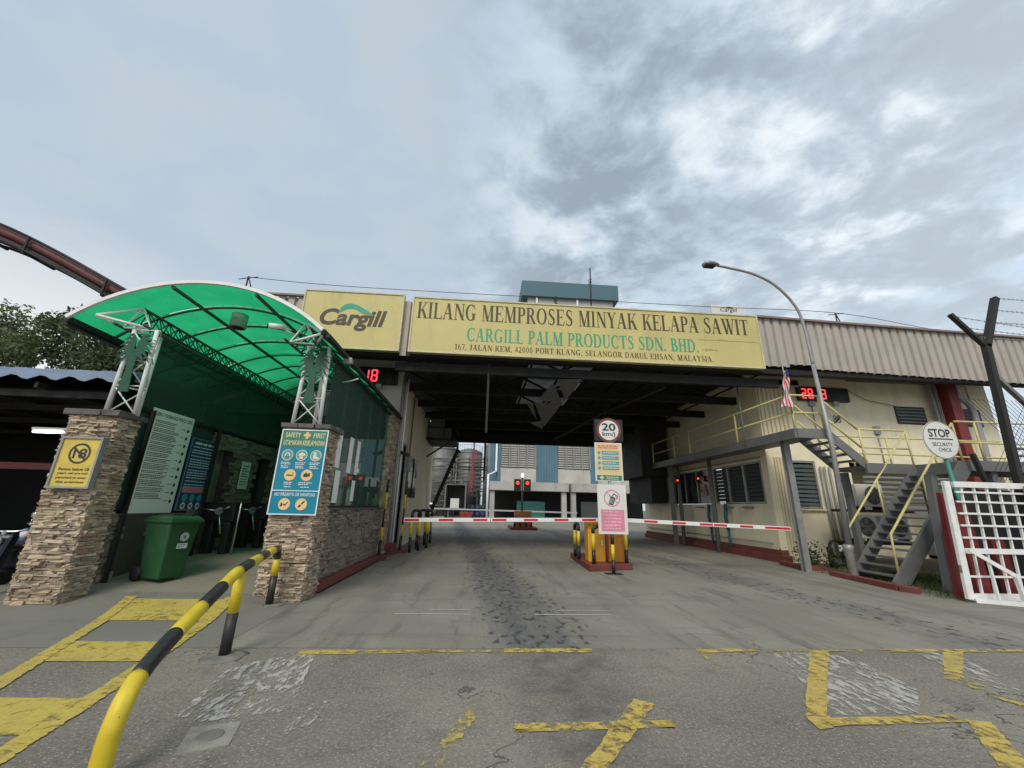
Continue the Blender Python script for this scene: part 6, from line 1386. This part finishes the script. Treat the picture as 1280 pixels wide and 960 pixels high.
t = thing('truck', 'pale flat fronted truck body parked far beyond the left lane', 'truck', (-3.6, 58, 0))
m = MB(); m.box(-5.2, -2.2, 58, 58.2, 1.1, 1.3); m.box(-5.2, -5.0, 58, 64, 1.3, 4.4); m.box(-2.4, -2.2, 58, 64, 1.3, 4.4); m.box(-5.2, -2.2, 58, 64, 4.4, 4.55); m.box(-4.98, -2.42, 63.8, 64, 1.3, 4.4); obj('cargo_body', m, M_silo, t)
m = MB(); m.box(-4.4, -3.2, 59, 60, 1.3, 2.6); obj('load', m, M_signw, t)
for x_ in (-4.9, -2.5): m = MB(); m.lathe((x_, 58.8, .5), [(.5, -.15), (.5, .15)], 16, 'x'); obj('wheel', m, M_rub, t)
t = thing('storage_drum_stack', 'dark blue drums stacked by the tanks beyond the tunnel', 'drums', (-.6, 60, 0))
for k in range(6): m = MB(); m.lathe((-1.3 + (k % 3) * .75, 60, (k // 3) * .92), [(.34, 0), (.34, .88)], 14); obj('drum', m, paint('drum_blue', (.02, .035, .10), .6, .3, .4), t)
t = thing('small_car', 'small white vehicle parked far away left of the truck', 'car', (-8.2, 64, 0))
m = MB(); m.box(-9.2, -7.3, 64, 68, .4, 1.2); frustum(m, -8.25, 66, .9, 1.6, 1.202, .7, 1.1, 2.0); obj('body', m, M_wht, t, bevel=.12)
m = MB(); m.box(-8.95, -7.55, 64.35, 64.45, 1.25, 1.75); obj('windscreen', m, M_glassd, t)
for x_ in (-9.1, -7.4): m = MB(); m.lathe((x_, 64.8, .35), [(.35, -.1), (.35, .1)], 14, 'x'); obj('wheel', m, M_rub, t)
t = thing('process_frame', 'tangle of grey process pipes and ladders beside the tanks', 'pipework', (-1, 68, 0))
for k in range(16):
    x_ = -8 + random.random() * 8.6; z_ = random.uniform(2, 9.5); ln = random.uniform(1, 3.5)
    tubep('pipe', smooth_curve([(x_, 65, z_), (x_ + ln * .6, 65, z_), (x_ + ln * .8, 65, z_ - .1), (x_ + ln * .85, 65, z_ - random.uniform(.8, 3))], 4), random.choice((.05, .08, .11)), random.choice((M_gsteel, M_silo, M_galv)), t, 6)
for x_ in (-6.2, -4.4, -.4, .3):
    m = MB()
    for s_ in (-.22, .22): m.tube([(x_ + s_, 64.5, 0), (x_ + s_, 64.5, 9.8)], .035, 4)
    for k in range(22): m.tube([(x_ - .22, 64.5, .5 + k * .42), (x_ + .22, 64.5, .5 + k * .42)], .025, 4)
    obj('ladder', m, M_gsteel, t)
for z_ in (3.2, 5.9, 8.3): m = MB(); m.box(-7.5, .6, 64.7, 65.6, z_, z_ + .08); obj('walk_grating', m, M_gsteel, t)
# red waste skip & perimeter
m = MB(); frustum(m, -1.8, 50, .6, .5, .1, .75, .7, .95); o = obj('red_skip', m, paint('skip_red', (.30, .05, .04), .7, .3, .5), bevel=.03); tag(o, 'small red skip on the ground beyond the left boom', 'skip')

# ---- roof furniture and wires
def antenna(p, h, lb, arm=0):
    t = thing('lightning_rod', lb, 'lightning rod', p); tubep('rod', [p, (p[0] + .01, p[1], p[2] + h)], .025, M_dark, t, 6)
    if arm: tubep('stay', [(p[0] + .01, p[1], p[2] + h), (p[0] + arm, p[1], p[2])], .02, M_dark, t, 6); tubep('cross_arm', [(p[0] - .3, p[1], p[2] + h * .85), (p[0] + .35, p[1], p[2] + h)], .015, M_dark, t, 6)
    else: tubep('coil', [(p[0] + .06 * math.cos(k), p[1] + .06 * math.sin(k), p[2] + h * .62 + k * .02) for k in range(14)], .012, M_dark, t, 4)
antenna((3.70, 13.0, 8.45), 1.9, 'thin rod aerial rising above the middle of the name board'); antenna((13.25, 13.0, 8.3), .75, 'short braced rod on the right corrugated roof edge', .25); antenna((-8.55, 13.0, 8.3), .85, 'bent rod on the roof edge left of the logo board', .35); antenna((2.42, 13.2, 8.4), .78, 'short dark rod left of the blue rooftop block')
m = MB(); m.tube(smooth_curve([(-8.5, 13, 9.12), (-5, 13, 8.98), (2.4, 13.2, 9.10), (8, 13, 9.0), (13.3, 13, 9.05), (17, 13, 8.6), (20, 13, 8.35)]), .012, 4); o = obj('overhead_wire', m, M_dark); tag(o, 'thin wire strung along the roof above the name boards', 'wire')
t = thing('roof_sign', 'small white logo sign standing on the roof near the lamp arm', 'sign', (9.6, 14, 8.4)); bd = Board((8.93, 14, 9.24), (1, 0, 0))
m = MB(); bd.slab(m, 0, 1.40, 0, .44, -.08, 0); obj('panel', m, M_signw, t); sans(bd, 'Cargill', .38, 1.10, .10, .32, .005, M_ink, t, bold=.01, shear=.2); m = MB(); bd.poly(m, [(.6, .29), (.95, .30), (.88, .37), (.72, .38)], .006); obj('leaf_symbol', m, M_ink, t)
m = MB(); m.box(9.02, 9.06, 14.1, 14.14, 8.2, 9.3); m.box(10.2, 10.24, 14.1, 14.14, 8.2, 9.3); m.box(8.95, 10.3, 13.93, 13.97, 9.17, 9.21); obj('legs', m, M_dark, t)

# ================================================================== LEFT YARD: shed, scooters, trees, gallery
t = thing('parking_shed', 'dark open parking shed with wavy blue tiled roof edge', 'shed', (-12, 9, 0))
m = MB(); nx = 150; x0_, x1_ = -24, -7.15; vs = []
for i in range(nx + 1):
    x_ = x0_ + (x1_ - x0_) * i / nx; w_ = .05 * math.sin(i * 2 * math.pi / 5)
    vs += [(x_, 8.6, 3.95 + w_), (x_, 8.65, 4.12 + w_), (x_, 9.4, 4.32 + w_), (x_, 18, 5.3 + w_)]
m.add(vs, [(4 * i + k, 4 * i + 4 + k, 4 * i + 5 + k, 4 * i + 1 + k) for i in range(nx) for k in range(3)], True); obj('tiled_roof', m, M_bluetile, t)
m = MB(); m.box(-24, -7.2, 9.5, 18, 3.9, 3.95); obj('ceiling', m, M_deck, t)
for y_ in (9.0, 10.5, 12.5, 15): beamp('purlin', (-24, y_, 3.7), (-7.25, y_, 3.7), .08, .14, M_dark, t)
for k in range(10): beamp('rafter', (-23 + k * 1.7, 8.7, 3.82), (-23 + k * 1.7, 17.5, 3.82), .07, .12, M_dark, t)
for x_ in (-11.4, -15, -19.5): beamp('post', (x_, 9.2, 0), (x_, 9.2, 3.9), .1, .1, M_dark, t)
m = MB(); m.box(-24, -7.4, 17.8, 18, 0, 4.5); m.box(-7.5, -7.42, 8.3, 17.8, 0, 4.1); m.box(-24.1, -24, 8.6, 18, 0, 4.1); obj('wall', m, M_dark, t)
m = MB(); m.box(-14, -8.2, 11.5, 11.6, 2.25, 2.42); obj('red_beam', m, paint('shed_red', (0.30, 0.08, 0.08), .6), t)
t = thing('tube_light', 'bright white fluorescent tube lit under the dark shed roof', 'tube light', (-10, 9.6, 2.9)); 
m = MB(); m.tube([(-10.05, 9.6, 2.97), (-9.45, 9.6, 2.97)], .03, 8); m.tube([(-9.40, 9.6, 2.97), (-9.22, 9.6, 2.97)], .028, 8); obj('tube', m, M_tube, t); m = MB(); m.box(-10.08, -9.2, 9.57, 9.63, 3.01, 3.06); obj('fitting', m, M_wht, t)
def scooter(x, y, a, body, label):
    t = thing('scooter', label, 'motor scooter', (x, y, 0)); c, s = math.cos(R(a)), math.sin(R(a))
    def T(m): m.v = [(x + u * c - v * s, y + u * s + v * c, w) for u, v, w in m.v]; return m
    for yy in (0, 1.22):
        m = MB(); m.lathe((0, yy, .29), [(.19, -.05), (.27, -.055), (.29, -.03), (.29, .03), (.27, .055), (.19, .05)], 22, 'x'); w_ = obj('wheel', T(m), M_rub, t)
        m = MB(); m.lathe((0, yy, .29), [(.06, -.04), (.19, -.03), (.19, .03), (.06, .04)], 16, 'x'); obj('rim', T(m), M_chrome, w_)
    m = MB(); m.tube([(0, .02, .30), (0, .16, .75), (0, .26, 1.02)], .035, 8); obj('fork', T(m), M_chrome, t)
    m = MB(); frustum(m, 0, .18, .12, .10, .42, .20, .08, .98, 0, .05); obj('front_shield', T(m), body, t, bevel=.05)
    m = MB(); frustum(m, 0, .95, .12, .42, .38, .14, .46, .74); obj('body', T(m), body, t, bevel=.06)
    m = MB(); m.box(-.13, .13, .55, 1.38, .745, .84); obj('seat', T(m), M_rub, t, bevel=.04)
    m = MB(); m.box(-.11, .11, .28, .60, .30, .40); obj('footboard', T(m), M_rub, t, bevel=.02)
    m = MB(); m.tube([(-.34, .34, 1.06), (-.12, .26, 1.02), (.12, .26, 1.02), (.34, .34, 1.06)], .017, 8); obj('handlebar', T(m), M_chrome, t)
    m = MB(); m.lathe((0, .085, .88), [(.03, -.03), (.09, .0), (.09, .05)], 16, 'y'); obj('headlight', T(m), M_signw, t)
    for q_ in (-1, 1): m = MB(); m.lathe((q_ * .30, .36, 1.22), [(.02, -.01), (.06, -.01), (.06, .01)], 12, 'y'); m.tube([(q_ * .30, .36, 1.18), (q_ * .26, .32, 1.05)], .006, 5); obj('mirror', T(m), M_chrome, t)
    m = MB(); m.box(-.10, .10, -.02, -.005, .52, .66); obj('number_plate', T(m), M_signw, t)
    m = MB(); frustum(m, 0, .0, .05, .22, .56, .04, .10, .66); obj('mudguard', T(m), body, t, bevel=.02)
scooter(-7.75, 7.35, 12, M_scoot, 'black scooter with pale plate parked left of the stone pillar'); scooter(-8.9, 8.9, -10, M_blueb, 'blue scooter parked deeper in the dark shed')
def tree(x, y, h, r, n, seed, label, mat):
    random.seed(seed); t = thing('tree', label, 'tree', (x, y, 0), 'trees behind the parking shed')
    tr = MB(); tr.tube([(x, y, 0), (x + .1, y, h * .35), (x - .1, y + .1, h * .6)], [.32, .22, .14], 8); obj('trunk', tr, M_bark, t)
    lim = MB(); cl_ = []
    for k in range(13):
        a = random.uniform(0, 6.28); e = random.uniform(.45, 1.0); rr_ = r * random.uniform(.35, .95) * (1.15 - e * .5)
        p = Vector((x + rr_ * math.cos(a), y + rr_ * math.sin(a), h * e)); lim.tube([(x, y, h * random.uniform(.3, .55)), ((x + p.x) / 2, (y + p.y) / 2, p.z * .75), p], [.10, .06, .02], 5); cl_.append((p, r * random.uniform(.22, .42)))
    obj('limb', lim, M_bark, t); lf = MB()
    for k in range(n):
        p, cr_ = random.choice(cl_); d = Vector((random.gauss(0, 1), random.gauss(0, 1), random.gauss(0, .8))); d = d.normalized() * cr_ * random.random() ** .4; c = p + d
        a1 = Vector((random.uniform(-1, 1), random.uniform(-1, 1), random.uniform(-1, 1))).normalized() * random.uniform(.10, .19); a2 = a1.cross(Vector((random.uniform(-1, 1), random.uniform(-1, 1), random.uniform(-1, 1)))).normalized() * random.uniform(.05, .10)
        lf.face([c - a1, c + a2, c + a1, c - a2])
    obj('crown', lf, mat, t)
for k, a in enumerate(((-35.5, 30, 14.2, 4.5, 9000, 'tall loose tree at the left edge with sky showing through', M_leaf), (-31.0, 30, 14.6, 4.2, 10000, 'tallest bushy tree behind the shed roof', M_leaf2), (-26.6, 28, 12.6, 4.2, 12000, 'dense dark tree behind the left truss column', M_leaf2), (-39.5, 31, 13.6, 4.5, 7000, 'pale thin tree farthest left beyond the shed', M_leaf), (-22.5, 30, 12.4, 4.0, 8000, 'bushy tree seen just left of the green canopy', M_leaf2), (-28, 36, 13.0, 5, 8000, 'tree standing farther back behind the dense dark one', M_leaf))):
    tree(a[0], a[1], a[2], a[3], a[4], 20 + k, a[5], a[6])
random.seed(99)
# inclined conveyor gallery crossing overhead at the left
t = thing('pipe_gallery', 'curved bundle of dark red and rusty pipes crossing the sky at left', 'pipe gallery', (-28, 25, 0))
GP = smooth_curve([(-40.5, 24.0, 18.9), (-36.5, 24.5, 18.9), (-33.2, 25.0, 18.35), (-29.4, 25.4, 16.9), (-24.2, 26.0, 14.3), (-18.6, 26.8, 11.4)], 6)
def along(name, dy, dz, rr_, mat): m = MB(); m.tube([p + Vector((0, dy, dz)) for p in GP], rr_, 8); obj(name, m, mat, t)
M_gred = paint('gallery_red', (.13, .035, .035), .6, .3, .5)
along('pipe', -.55, .05, .30, M_gred); along('pipe', .10, .10, .34, M_rust); along('pipe', .70, .05, .30, M_rust); along('cable_pipe', -.70, -.42, .12, M_dark); along('cable_pipe', -.30, .48, .10, M_rust); along('cable_pipe', -.1, -.50, .14, M_gred)
for dy in (-.95, .95): along('chord', dy, -.55, .09, M_dark); along('chord', dy, .45, .08, M_dark)
for k in (6, 12, 17, 23, 28): p = GP[k]; m = MB(); m.beam(p + Vector((0, -1.0, -.66)), p + Vector((0, 1.0, -.66)), .16, .16); m.beam(p + Vector((0, -1.0, -.66)), p + Vector((0, -1.0, .5)), .12, .12); obj('saddle', m, M_dark, t)
for p in (GP[2], GP[-2]): beamp('support_leg', (p.x, p.y + 1.0, 0), (p.x, p.y + 1.0, p.z - .7), .3, .3, M_rust, t)
print('objects', len(bpy.data.objects))
